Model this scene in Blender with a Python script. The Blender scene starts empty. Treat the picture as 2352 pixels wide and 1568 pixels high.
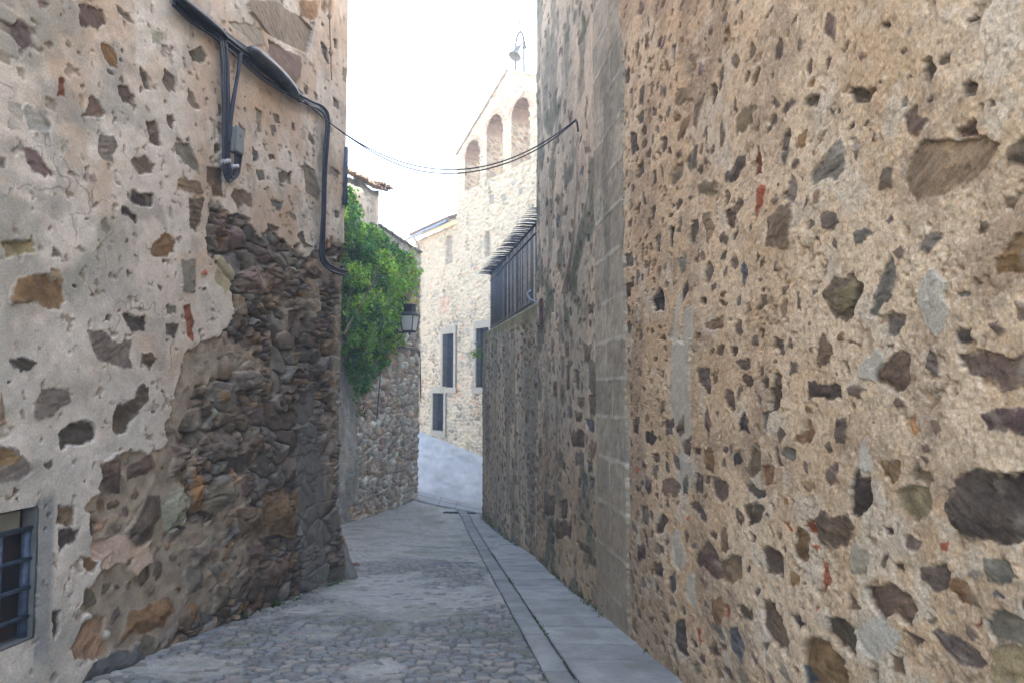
import bpy, bmesh, math, random
import numpy as np
from mathutils import Vector, Matrix
random.seed(5); RS = np.random.RandomState(11)
scn = bpy.context.scene
COL = scn.collection
# ------------------------------------------------------------------ camera
PITCH = math.radians(3.87); CZ = 1.6
cd = bpy.data.cameras.new("camera"); cam = bpy.data.objects.new("camera", cd); COL.objects.link(cam)
cd.lens = 24.0; cd.sensor_width = 36.0; cd.clip_start = .05; cd.clip_end = 3000
cam.location = (0, 0, CZ); cam.rotation_euler = (math.pi/2 + PITCH, 0, 0)
scn.camera = cam
# ------------------------------------------------------------------ sky, sun, exposure
SUN_EL = math.radians(26); SUN_AZ = math.atan2(.84, .54)      # clockwise from +Y
w = bpy.data.worlds.new("World"); scn.world = w; w.use_nodes = True
nt = w.node_tree; nt.nodes.clear()
sky = nt.nodes.new('ShaderNodeTexSky'); sky.sky_type = 'NISHITA'; sky.sun_disc = False
sky.sun_elevation = SUN_EL; sky.sun_rotation = SUN_AZ % (2*math.pi)
sky.air_density = .95; sky.dust_density = 4.0; sky.ozone_density = 1.0
bg = nt.nodes.new('ShaderNodeBackground'); bg.inputs['Strength'].default_value = .15
wo = nt.nodes.new('ShaderNodeOutputWorld')
nt.links.new(sky.outputs[0], bg.inputs[0]); nt.links.new(bg.outputs[0], wo.inputs[0])
sd = bpy.data.lights.new("sun", 'SUN'); sd.energy = 2.5; sd.angle = math.radians(.5); sd.color = (1, .93, .82)
sun = bpy.data.objects.new("sun", sd); COL.objects.link(sun)
sv = Vector((math.sin(SUN_AZ)*math.cos(SUN_EL), math.cos(SUN_AZ)*math.cos(SUN_EL), math.sin(SUN_EL)))
sun.rotation_euler = sv.to_track_quat('Z', 'Y').to_euler(); sun.location = (30, 15, 30)
scn.view_settings.view_transform = 'Standard'; scn.view_settings.look = 'None'
scn.view_settings.exposure = 3.4; scn.view_settings.gamma = 1
# ------------------------------------------------------------------ helpers
def ray(u, v):
    a = (u-1176)/1568.; b = (784-v)/1568.
    return np.array([a, math.cos(PITCH)-b*math.sin(PITCH), math.sin(PITCH)+b*math.cos(PITCH)])
GY = np.linspace(-40, 60, 1001)
GZ = np.interp(GY, [-40, -10, 0, 12, 15, 18, 20, 21.5, 23, 28, 33, 45, 60], [2, 1.15, 0, -1.38, -1.7, -1.93, -2.0, -1.98, -1.83, -1.17, -.45, 1.0, 1.6])
GZ = np.convolve(np.pad(GZ, 6, mode='edge'), np.ones(13)/13, 'valid')
def gz(y): return np.interp(y, GY, GZ)
def ghit(u, v):
    d = ray(u, v); t = np.linspace(1, 60, 30000); i = np.argmax(CZ+t*d[2] < gz(t*d[1]))
    return np.array([d[0]*t[i], d[1]*t[i]])
class Wall:                                  # a vertical face: s runs along it, z up, off outwards
    def __init__(s, A, B, right=False):
        s.A = np.array(A, float); B = np.array(B, float); s.L = float(np.linalg.norm(B-s.A)); s.d = (B-s.A)/s.L
        s.n = np.array([s.d[1], -s.d[0]])*(-1 if right else 1)
    def px(s, u, v, off=0.):
        D = ray(u, v); A = s.A+s.n*off; t = (A@s.n)/(D[:2]@s.n)
        return float((t*D[:2]-A)@s.d), float(CZ+t*D[2])
    def p(s, a, z, off=0.):
        q = s.A+s.d*a+s.n*off; return Vector((q[0], q[1], z))
    def rot(s): return math.atan2(s.d[1], s.d[0])
    def cols(s, u0, u1, step): return [s.px(u, 784)[0] for u in np.arange(u0, u1, step if u1 > u0 else -step)]
LW = Wall((-4.95, -6), (-2.46, 10.07)); RW = Wall((2.581, -6), (.433, 12.2), True)
FW = Wall((.433, 12.2), (-.86, 19.35), True); BW = Wall((-4.3, 18.22), (-2.96, 22.3))
CW = Wall((-1.26, 28), (-1.26-5.408, 28+8.412), True); CW.n = np.array([-.8412, -.5408])
NT = RS.rand(512, 512)
def vn(x, y):
    xi = np.floor(x).astype(int); yi = np.floor(y).astype(int); fx = x-xi; fy = y-yi
    fx = fx*fx*(3-2*fx); fy = fy*fy*(3-2*fy); a = xi & 511; b = yi & 511; a1 = (a+1) & 511; b1 = (b+1) & 511
    return (NT[a, b]*(1-fx)+NT[a1, b]*fx)*(1-fy)+(NT[a, b1]*(1-fx)+NT[a1, b1]*fx)*fy
def fbm(x, y, o=3, off=0.):
    r = 0; t = 0; am = 1.
    for k in range(o):
        r = r+am*vn(x*2**k+off+37.3*k, y*2**k+off*1.7+11.9*k); t += am; am *= .55
    return r/t
def ss(a, b, x):
    t = np.clip((x-a)/(b-a), 0, 1); return t*t*(3-2*t)
def mix(a, b, m):
    m = np.asarray(m)[..., None]; return a*(1-m)+b*m
def C3(*c): return np.array(c, float)
def voro(x, y, seed=0, jit=.85):
    xi = np.floor(x); yi = np.floor(y); f1 = np.full(x.shape, 9.); f2 = f1.copy()
    r1 = np.zeros(x.shape); r2 = r1.copy(); r3 = r1.copy(); cx = r1.copy(); cy = r1.copy()
    for dx in (-1, 0, 1):
        for dy in (-1, 0, 1):
            a = ((xi+dx).astype(int)+seed*31) & 511; b = ((yi+dy).astype(int)+seed*57) & 511
            px = xi+dx+.5+jit*(NT[a, b]-.5); py = yi+dy+.5+jit*(NT[b, (a+101) & 511]-.5)
            wgt = .8+.4*NT[(a+9) & 511, (b+77) & 511]
            ro = 1.2*(NT[(a+150) & 511, (b+33) & 511]-.5); ux = (x-px)+(y-py)*ro; uy = (y-py)-(x-px)*ro*.5; d = (.4*np.hypot(ux, uy)+.6*np.maximum(np.abs(ux), np.abs(uy))*1.15)/wgt; n = d < f1
            f2 = np.where(n, f1, np.minimum(f2, d)); f1 = np.where(n, d, f1)
            r1 = np.where(n, NT[(a+200) & 511, b], r1); r2 = np.where(n, NT[(a+300) & 511, b], r2)
            r3 = np.where(n, NT[(a+400) & 511, b], r3); cx = np.where(n, x-px, cx); cy = np.where(n, y-py, cy)
    return f1, f2-f1, r1, r2, r3, cx, cy
PAL = {'d': (.118, .088, .064), 'D': (.062, .050, .042), 'g': (.150, .132, .105), 'p': (.13, .093, .08), 'o': (.185, .115, .055),
       'b': (.235, .168, .105), 'y': (.25, .21, .125), 'l': (.31, .30, .25), 'r': (.20, .075, .04), 'R': (.33, .105, .055),
       'B': (.215, .160, .105), 't': (.5, .26, .14), 'G': (.24, .19, .145), 'c': (.40, .355, .275), 'k': (.25, .225, .19), 'w': (.42, .345, .25), 's': (.095, .096, .095)}
PAL['e'] = (.17, .155, .13)
PAL = {k: np.array(v)*(1.2 if k in 'dgpsoD' else 1.) for k, v in PAL.items()}
def pal(keys, r):
    return np.array([PAL[k] for k in keys])[np.clip((r*len(keys)).astype(int), 0, len(keys)-1)]
def tag(o, label=None, cat=None, group=None, kind=None):
    if label: o['label'] = label
    if cat: o['category'] = cat
    if group: o['group'] = group
    if kind: o['kind'] = kind
    return o
def empty(name, loc, label, cat, group=None, rz=0):
    o = bpy.data.objects.new(name, None); COL.objects.link(o); o.location = loc; o.rotation_euler = (0, 0, rz); o.empty_display_size = .3
    return tag(o, label, cat, group)
def link(name, me, mat, parent=None):
    o = bpy.data.objects.new(name, me); COL.objects.link(o)
    if mat: me.materials.append(mat)
    if parent:
        o.parent = parent; bpy.context.view_layer.update(); o.matrix_parent_inverse = parent.matrix_world.inverted()
    return o
def grid(name, P, col, mat, parent=None, keep=None, flip=False, smooth=True):
    ny, nx = P.shape[:2]; idx = np.arange(ny*nx).reshape(ny, nx)
    q = np.stack([idx[:-1, :-1], idx[:-1, 1:], idx[1:, 1:], idx[1:, :-1]], -1)
    if flip: q = q[..., ::-1]
    q = q[keep] if keep is not None else q.reshape(-1, 4)
    q = q.reshape(-1, 4)
    used = np.zeros(ny*nx, bool); used[q.ravel()] = True; re = np.cumsum(used)-1; q = re[q]
    V = P.reshape(-1, 3)[used]; K = col.reshape(-1, 3)[used]
    return rawmesh(name, V, q, K, mat, parent, smooth)
def rawmesh(name, V, q, K, mat, parent=None, smooth=True):
    me = bpy.data.meshes.new(name); n = q.shape[1]
    me.vertices.add(len(V)); me.vertices.foreach_set('co', np.asarray(V, np.float32).ravel())
    me.loops.add(q.size); me.loops.foreach_set('vertex_index', q.astype(np.int32).ravel())
    me.polygons.add(len(q)); me.polygons.foreach_set('loop_start', np.arange(0, q.size, n, dtype=np.int32))
    me.polygons.foreach_set('use_smooth', np.full(len(q), smooth))
    me.update(calc_edges=True)
    if K is not None:
        at = me.color_attributes.new('Col', 'FLOAT_COLOR', 'POINT')
        at.data.foreach_set('color', np.concatenate([np.clip(K, 0, 1), np.ones((len(K), 1))], 1).astype(np.float32).ravel())
    return link(name, me, mat, parent)
# ------------------------------------------------------------------ materials
def newmat(name):
    m = bpy.data.materials.new(name); m.use_nodes = True; n = m.node_tree; b = n.nodes['Principled BSDF']; return m, n, b
def mat_attr(name, nscale=90, namt=.3, bump=.25, bdist=.004, rough=.92, spec=.25):
    m, n, b = newmat(name); N = n.nodes.new; Lk = n.links.new
    at = N('ShaderNodeAttribute'); at.attribute_name = 'Col'; ge = N('ShaderNodeNewGeometry')
    no = N('ShaderNodeTexNoise'); no.inputs['Scale'].default_value = nscale; no.inputs['Detail'].default_value = 5; no.inputs['Roughness'].default_value = .65
    Lk(ge.outputs['Position'], no.inputs['Vector'])
    mr = N('ShaderNodeMapRange'); mr.inputs['From Min'].default_value = .3; mr.inputs['From Max'].default_value = .7
    mr.inputs['To Min'].default_value = 1-namt; mr.inputs['To Max'].default_value = 1+namt
    Lk(no.outputs['Fac'], mr.inputs['Value'])
    vm = N('ShaderNodeVectorMath'); vm.operation = 'SCALE'; Lk(at.outputs['Color'], vm.inputs[0]); Lk(mr.outputs[0], vm.inputs['Scale'])
    Lk(vm.outputs[0], b.inputs['Base Color'])
    bp = N('ShaderNodeBump'); bp.inputs['Strength'].default_value = bump; bp.inputs['Distance'].default_value = bdist
    Lk(no.outputs['Fac'], bp.inputs['Height']); Lk(bp.outputs[0], b.inputs['Normal'])
    b.inputs['Roughness'].default_value = rough; b.inputs['Specular IOR Level'].default_value = spec
    return m
def mat_plain(name, c, c2=None, scale=8, rough=.8, metal=0, bump=.15, spec=.4):
    m, n, b = newmat(name); N = n.nodes.new; Lk = n.links.new
    c2 = c2 or tuple(x*.65 for x in c); ge = N('ShaderNodeNewGeometry')
    no = N('ShaderNodeTexNoise'); no.inputs['Scale'].default_value = scale; no.inputs['Detail'].default_value = 6; Lk(ge.outputs['Position'], no.inputs['Vector'])
    cr = N('ShaderNodeValToRGB'); cr.color_ramp.elements[0].position = .35; cr.color_ramp.elements[1].position = .65
    cr.color_ramp.elements[0].color = (*c2, 1); cr.color_ramp.elements[1].color = (*c, 1); Lk(no.outputs['Fac'], cr.inputs[0]); Lk(cr.outputs[0], b.inputs['Base Color'])
    bp = N('ShaderNodeBump'); bp.inputs['Strength'].default_value = bump; bp.inputs['Distance'].default_value = .01; Lk(no.outputs['Fac'], bp.inputs['Height']); Lk(bp.outputs[0], b.inputs['Normal'])
    b.inputs['Roughness'].default_value = rough; b.inputs['Metallic'].default_value = metal; b.inputs['Specular IOR Level'].default_value = spec
    return m
M = dict(
 sill=mat_plain('dark_cement', (.17, .165, .15), (.11, .105, .095), 7, .9),
 fence=mat_plain('grey_painted_iron', (.09, .10, .12), (.055, .06, .072), 9, .55),
 plaster=mat_attr('plaster_stone', 70, .22, .35, .004), mortar=mat_attr('coarse_mortar', 95, .30, .45, .005),
 rubble=mat_attr('rubble_stone', 50, .25, .5, .006), road=mat_attr('cobble_stone', 60, .25, .4, .004, .75, .4),
 slab=mat_attr('granite_slab', 120, .22, .3, .003, .8, .35), church=mat_attr('church_stone', 20, .18, .3, .02),
 body=mat_plain('rough_render', (.42, .36, .28), scale=2), tile=mat_plain('clay_tile', (.32, .2, .13), (.2, .14, .1), 5),
 black=mat_plain('black_cable', (.022, .024, .032), (.012, .013, .018), 20, .55), blue=mat_plain('blue_grey_cable', (.034, .042, .062), (.02, .025, .038), 15, .5),
 iron=mat_plain('dark_iron', (.045, .05, .058), (.028, .03, .036), 12, .6, .3), steel=mat_plain('blue_painted_steel', (.085, .115, .17), (.05, .065, .095), 18, .5, .1),
 box=mat_plain('grey_plastic', (.21, .23, .23), (.17, .185, .18), 9, .6), rust=mat_plain('rusty_sheet', (.05, .03, .022), (.014, .018, .026), 4, .7),
 frame=mat_plain('dressed_granite', (.44, .375, .285), (.34, .285, .215), 6, .85), pane=mat_plain('dark_glass', (.035, .04, .055), (.02, .022, .03), 3, .25),
 bark=mat_plain('grey_bark', (.2, .15, .1), (.1, .075, .05), 25), rope=mat_plain('jute_rope', (.36, .28, .2), scale=40),
 cement=mat_plain('cement', (.3, .28, .24), (.2, .185, .16), 8, .9, 0, .4), bronze=mat_plain('weathered_bronze', (.10, .12, .13), (.05, .06, .06), 6, .5, .5),
 wood=mat_plain('beige_board', (.33, .31, .24), (.26, .24, .18), 5), dark=mat_plain('dark_void', (.02, .018, .016)), slate=mat_plain('slate_drain', (.13, .14, .145), (.09, .095, .1), 14, .7))
m, n, b = newmat('milk_glass'); b.inputs['Base Color'].default_value = (.75, .72, .66, 1); b.inputs['Roughness'].default_value = .35; M['milk'] = m
m, n, b = newmat('leaf'); N = n.nodes.new; Lk = n.links.new
at = N('ShaderNodeAttribute'); at.attribute_name = 'Col'; Lk(at.outputs['Color'], b.inputs['Base Color']); b.inputs['Roughness'].default_value = .5
tr = N('ShaderNodeBsdfTranslucent'); vm = N('ShaderNodeVectorMath'); vm.operation = 'MULTIPLY'; vm.inputs[1].default_value = (1.5, 1.5, .5); Lk(at.outputs['Color'], vm.inputs[0]); Lk(vm.outputs[0], tr.inputs[0])
mx = N('ShaderNodeMixShader'); mx.inputs[0].default_value = .4; Lk(b.outputs[0], mx.inputs[1]); Lk(tr.outputs[0], mx.inputs[2]); Lk(mx.outputs[0], n.nodes['Material Output'].inputs[0]); M['leaf'] = m
# ------------------------------------------------------------------ mesh shapes
class MB:
    def __init__(s): s.bm = bmesh.new()
    def box(s, c, size, rz=0, bev=0, rx=0):
        b2 = bmesh.new(); bmesh.ops.create_cube(b2, size=1); bmesh.ops.scale(b2, vec=size, verts=b2.verts)
        if bev: bmesh.ops.bevel(b2, geom=b2.edges[:], offset=bev, segments=2, affect='EDGES')
        mp = {v: s.bm.verts.new(v.co) for v in b2.verts}; vs = list(mp.values())
        for f in b2.faces: s.bm.faces.new([mp[v] for v in f.verts])
        b2.free()
        bmesh.ops.transform(s.bm, matrix=Matrix.Translation(c) @ Matrix.Rotation(rz, 4, 'Z') @ Matrix.Rotation(rx, 4, 'X'), verts=vs)
        for v in s.bm.verts: v.tag = True
        return s
    def tube(s, pts, r, n=7):
        pts = [Vector(p) for p in pts]; rs = r if isinstance(r, (list, tuple)) else [r]*len(pts); rings = []; up = Vector((.31, .2, .93))
        for i, p in enumerate(pts):
            t = (pts[min(i+1, len(pts)-1)]-pts[max(i-1, 0)])
            t = t.normalized() if t.length > 1e-9 else Vector((0, 0, 1))
            a = t.cross(up); a = a.normalized() if a.length > .05 else t.orthogonal().normalized(); b = t.cross(a)
            rings.append([s.bm.verts.new(p+(a*math.cos(k*2*math.pi/n)+b*math.sin(k*2*math.pi/n))*rs[i]) for k in range(n)])
        for A, B in zip(rings, rings[1:]):
            for k in range(n): f = s.bm.faces.new((A[k], A[(k+1) % n], B[(k+1) % n], B[k])); f.smooth = True
        s.bm.faces.new(rings[0][::-1]); s.bm.faces.new(rings[-1])
        for v in s.bm.verts: v.tag = True
        return s
    def prism(s, pts, z0, z1):
        a = [s.bm.verts.new((p[0], p[1], z0)) for p in pts]; b = [s.bm.verts.new((p[0], p[1], z1)) for p in pts]; n = len(pts)
        s.bm.faces.new(a[::-1]); s.bm.faces.new(b)
        for k in range(n): s.bm.faces.new((a[k], a[(k+1) % n], b[(k+1) % n], b[k]))
        for v in s.bm.verts: v.tag = True
        return s
    def lathe(s, prof, n=20, mtx=None):
        rings = [[s.bm.verts.new((r*math.cos(k*2*math.pi/n), r*math.sin(k*2*math.pi/n), z)) for k in range(n)] for r, z in prof]
        for A, B in zip(rings, rings[1:]):
            for k in range(n): f = s.bm.faces.new((A[k], A[(k+1) % n], B[(k+1) % n], B[k])); f.smooth = True
        if mtx is not None: bmesh.ops.transform(s.bm, matrix=mtx, verts=[v for r in rings for v in r])
        for v in s.bm.verts: v.tag = True
        return s
    def build(s, name, mat, parent=None):
        bmesh.ops.recalc_face_normals(s.bm, faces=s.bm.faces)
        me = bpy.data.meshes.new(name); s.bm.to_mesh(me); s.bm.free(); return link(name, me, mat, parent)
def spline(pts, k=8):
    pts = [Vector(p) for p in pts]; out = []; P = [pts[0]*2-pts[1]]+pts+[pts[-1]*2-pts[-2]]
    for i in range(1, len(P)-2):
        for j in range(k):
            t = j/k; a, b, c, d = P[i-1:i+3]
            out.append(.5*((2*b)+(c-a)*t+(2*a-5*b+4*c-d)*t*t+(3*b-a-3*c+d)*t*t*t))
    return out+[pts[-1]]
def wpts(W, px, off=.05): return [W.p(*W.px(u, v, off), off) for u, v in px]
# ------------------------------------------------------------------ wall relief
def polysd(x, y, P):
    d = np.full(x.shape, 1e9); ins = np.zeros(x.shape, bool); n = len(P)
    for i in range(n):
        ax, ay = P[i-1]; bx, by = P[i]; ex, ey = bx-ax, by-ay; wx, wy = x-ax, y-ay
        t = np.clip((wx*ex+wy*ey)/(ex*ex+ey*ey+1e-12), 0, 1)
        d = np.minimum(d, np.hypot(wx-ex*t, wy-ey*t))
        c = ((ay > y) != (by > y)) & (x < ex*(y-ay)/(ey+1e-12)+ax); ins ^= c
    return np.where(ins, d, -d)
def thin(a, g=.0025):
    o = [a[0]]
    for x in a[1:]:
        if x-o[-1] > g: o.append(x)
    return np.array(o)
class Relief:
    def __init__(s, sa, za, h, col):
        if callable(h): sa = thin(np.asarray(sa)); za = thin(np.asarray(za))
        s.sa = np.asarray(sa); s.za = np.asarray(za); s.S, s.Z = np.meshgrid(s.sa, s.za); s.h = h(s.S, s.Z) if callable(h) else h; s.col = col(s.S, s.Z) if callable(col) else col
        s.occ = np.zeros(s.S.shape, bool)
    def stone(s, P, code, h0=None, skip=False, tone=1., rag=.2, edge=.012, rel=1., dome=.0, back=-.012, var=.5):
        P = np.array(P); lo = P.min(0); hi = P.max(0); sz = max(.02, min(hi-lo)); pad = .25*sz+.03
        i0, i1 = np.searchsorted(s.sa, (lo[0]-pad, hi[0]+pad)); j0, j1 = np.searchsorted(s.za, (lo[1]-pad, hi[1]+pad))
        if i1-i0 < 2 or j1-j0 < 2: return
        sl = (slice(j0, j1), slice(i0, i1)); x = s.S[sl]; y = s.Z[sl]; r = random.random()*90
        am = rag*min(sz, .35); f = 2.6/sz**.8; f2 = 28.
        xx = x+am*(vn(x*f+r, y*f)-.5)+.030*(fbm(x*f2+r, y*f2, 3)-.5); yy = y+am*(vn(x*f, y*f+r+7)-.5)+.030*(fbm(x*f2, y*f2+r, 3)-.5)
        d = polysd(xx, yy, P)
        if skip and s.occ[sl][d > -.006].any(): return
        k = ss(-.0035, .0035, d); c = tone*PAL[code]*np.array([1.06, 1., .92])*(.82+.36*random.random())*np.array([1+.08*random.uniform(-1, 1), 1, 1+.1*random.uniform(-1, 1)])
        an = random.uniform(-.6, .6); cx, cy = P.mean(0); u = (x-cx)*math.cos(an)+(y-cy)*math.sin(an); v = -(x-cx)*math.sin(an)+(y-cy)*math.cos(an)
        tex = fbm(u*9+r, v*42, 3); tex2 = fbm(x*17+r, y*17, 4); tex3 = fbm(x*5+r, y*5+3, 2)
        cc = c*(1+var*(tex+tex2+tex3-1.5)*1.3)[..., None]
        cc = mix(cc, np.broadcast_to(C3(.30, .25, .18), cc.shape), .45*ss(.66, .82, fbm(x*11+r, y*11+50, 3)))
        smr = (1-ss(.0, min(.022, sz*.16), d))*ss(.46, .62, fbm(x*26+r, y*26, 3)); cc = mix(cc, s.col[sl]*.8, smr*.7)
        if code in 'ce': cc = PAL[code]*(.8+.45*tex2)[..., None]
        if code == 'cx': cc = PAL['c']*(.8+.45*tex2)[..., None]
        b = back+random.uniform(-.010, .012) if h0 is None else h0
        t1, t2 = random.uniform(-1, 1)*.08, random.uniform(-1, 1)*.08
        hh = b+t1*(x-cx)+t2*(y-cy)+dome*np.minimum(ss(0, .4*sz, d), 1)*sz+(tex-.5)*.010*rel+(tex2-.5)*.012*rel+np.round(fbm(u*3+r, v*9, 2)*4)/4*.012*rel-.006
        hb = s.h[sl]
        s.h[sl] = hb*(1-k)+(hh+(hb*.35))*k
        s.col[sl] = mix(s.col[sl], cc, k)
        s.occ[sl] |= d > -.012
    def scatter(s, n, box, size, codes, asp=(.4, .9), tilt=.5, **kw):
        for i in range(n):
            a = random.uniform(box[0], box[1]); z = random.uniform(box[2], box[3]); L = random.uniform(*size)*random.choice((.6, .8, 1, 1)); H = L*random.uniform(*asp)
            th = random.gauss(0, tilt); k = random.choice((5, 6, 6, 7)); P = []
            for j in range(k):
                q = 2*math.pi*(j+random.uniform(-.3, .3))/k; rr = random.uniform(.75, 1.1); e = L/2*math.cos(q)*rr; g = H/2*math.sin(q)*rr
                P.append((a+e*math.cos(th)-g*math.sin(th), z+e*math.sin(th)+g*math.cos(th)))
            s.stone(P, random.choice(codes), skip=True, **kw)
    def build(s, name, W, mat, parent, keep=None, arc=None, flip=False):
        q = np.zeros(s.S.shape+(3,)); L = arc[0] if arc else 1e9; r = arc[1] if arc else 1
        th = np.clip((s.S-L)/r, 0, math.pi/2); ex = np.maximum(s.S-L-r*math.pi/2, 0); st = np.minimum(s.S, L)
        al = st+np.sin(th)*(r+0); of = -(1-np.cos(th))*r-ex
        nd = np.sin(th); nn = np.cos(th)
        for k in range(2):
            q[..., k] = W.A[k]+W.d[k]*(al+nd*s.h)+W.n[k]*(of+nn*s.h)
        q[..., 2] = s.Z
        return grid(name, q, s.col, mat, parent, keep, flip)
def parse(txt, W, ox=0, oy=0):
    out = []
    for ln in txt.replace('\n', ';').split(';'):
        t = ln.split()
        if len(t) < 4: continue
        v = [float(q) for q in t[1:]]
        out.append((t[0], [W.px((v[i]+ox)*.49984, (v[i+1]+oy)*.49984) for i in range(0, len(v), 2)]))
    return out
def rubble(S, Z, cs, cz, seed, codes, joint, jw=.1, depth=.05, bulge=.03, warp=.35, var=.5, tilt=.05):
    x = S/cs; y = Z/cz
    x = x+warp*(fbm(x*.9, y*.9, 2, 3.3)-.5)*2; y = y+warp*(fbm(x*.9, y*.9, 2, 9.1)-.5)*2
    f1, e, r1, r2, r3, cx, cy = voro(x, y, seed)
    e = e+.07*(fbm(S*22, Z*22, 2, 5.)-.5)
    m = ss(jw*.5, jw*1.0, e); pr = ss(jw*.5, jw*1.5, e)
    tex = fbm(S*18, Z*26, 3, 2.); tex2 = fbm(S*6, Z*6, 2, 8.)
    c = pal(codes, r1)*(.7+.6*r2)[..., None]*(1+var*1.4*(tex+tex2-1))[..., None]
    fa = np.maximum(0, cx*(r1-.5)*2+cy*(r2-.5)*2)+np.maximum(0, cx*(r3-.5)*2-cy*(r1-.5)*2)
    h = -depth+m*(depth*.6)+pr*bulge*.6+m*((r3-.5)*tilt*1.1+(r1-.5)*cx*tilt*2.2+(r2-.35)*cy*tilt*2.2-fa*tilt*1.6)+(tex-.5)*.010+np.round(tex2*5+r1*3)/5*.016*m
    return h, mix(np.broadcast_to(joint, c.shape)*(.75+.5*tex)[..., None], c, m), m
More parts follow.
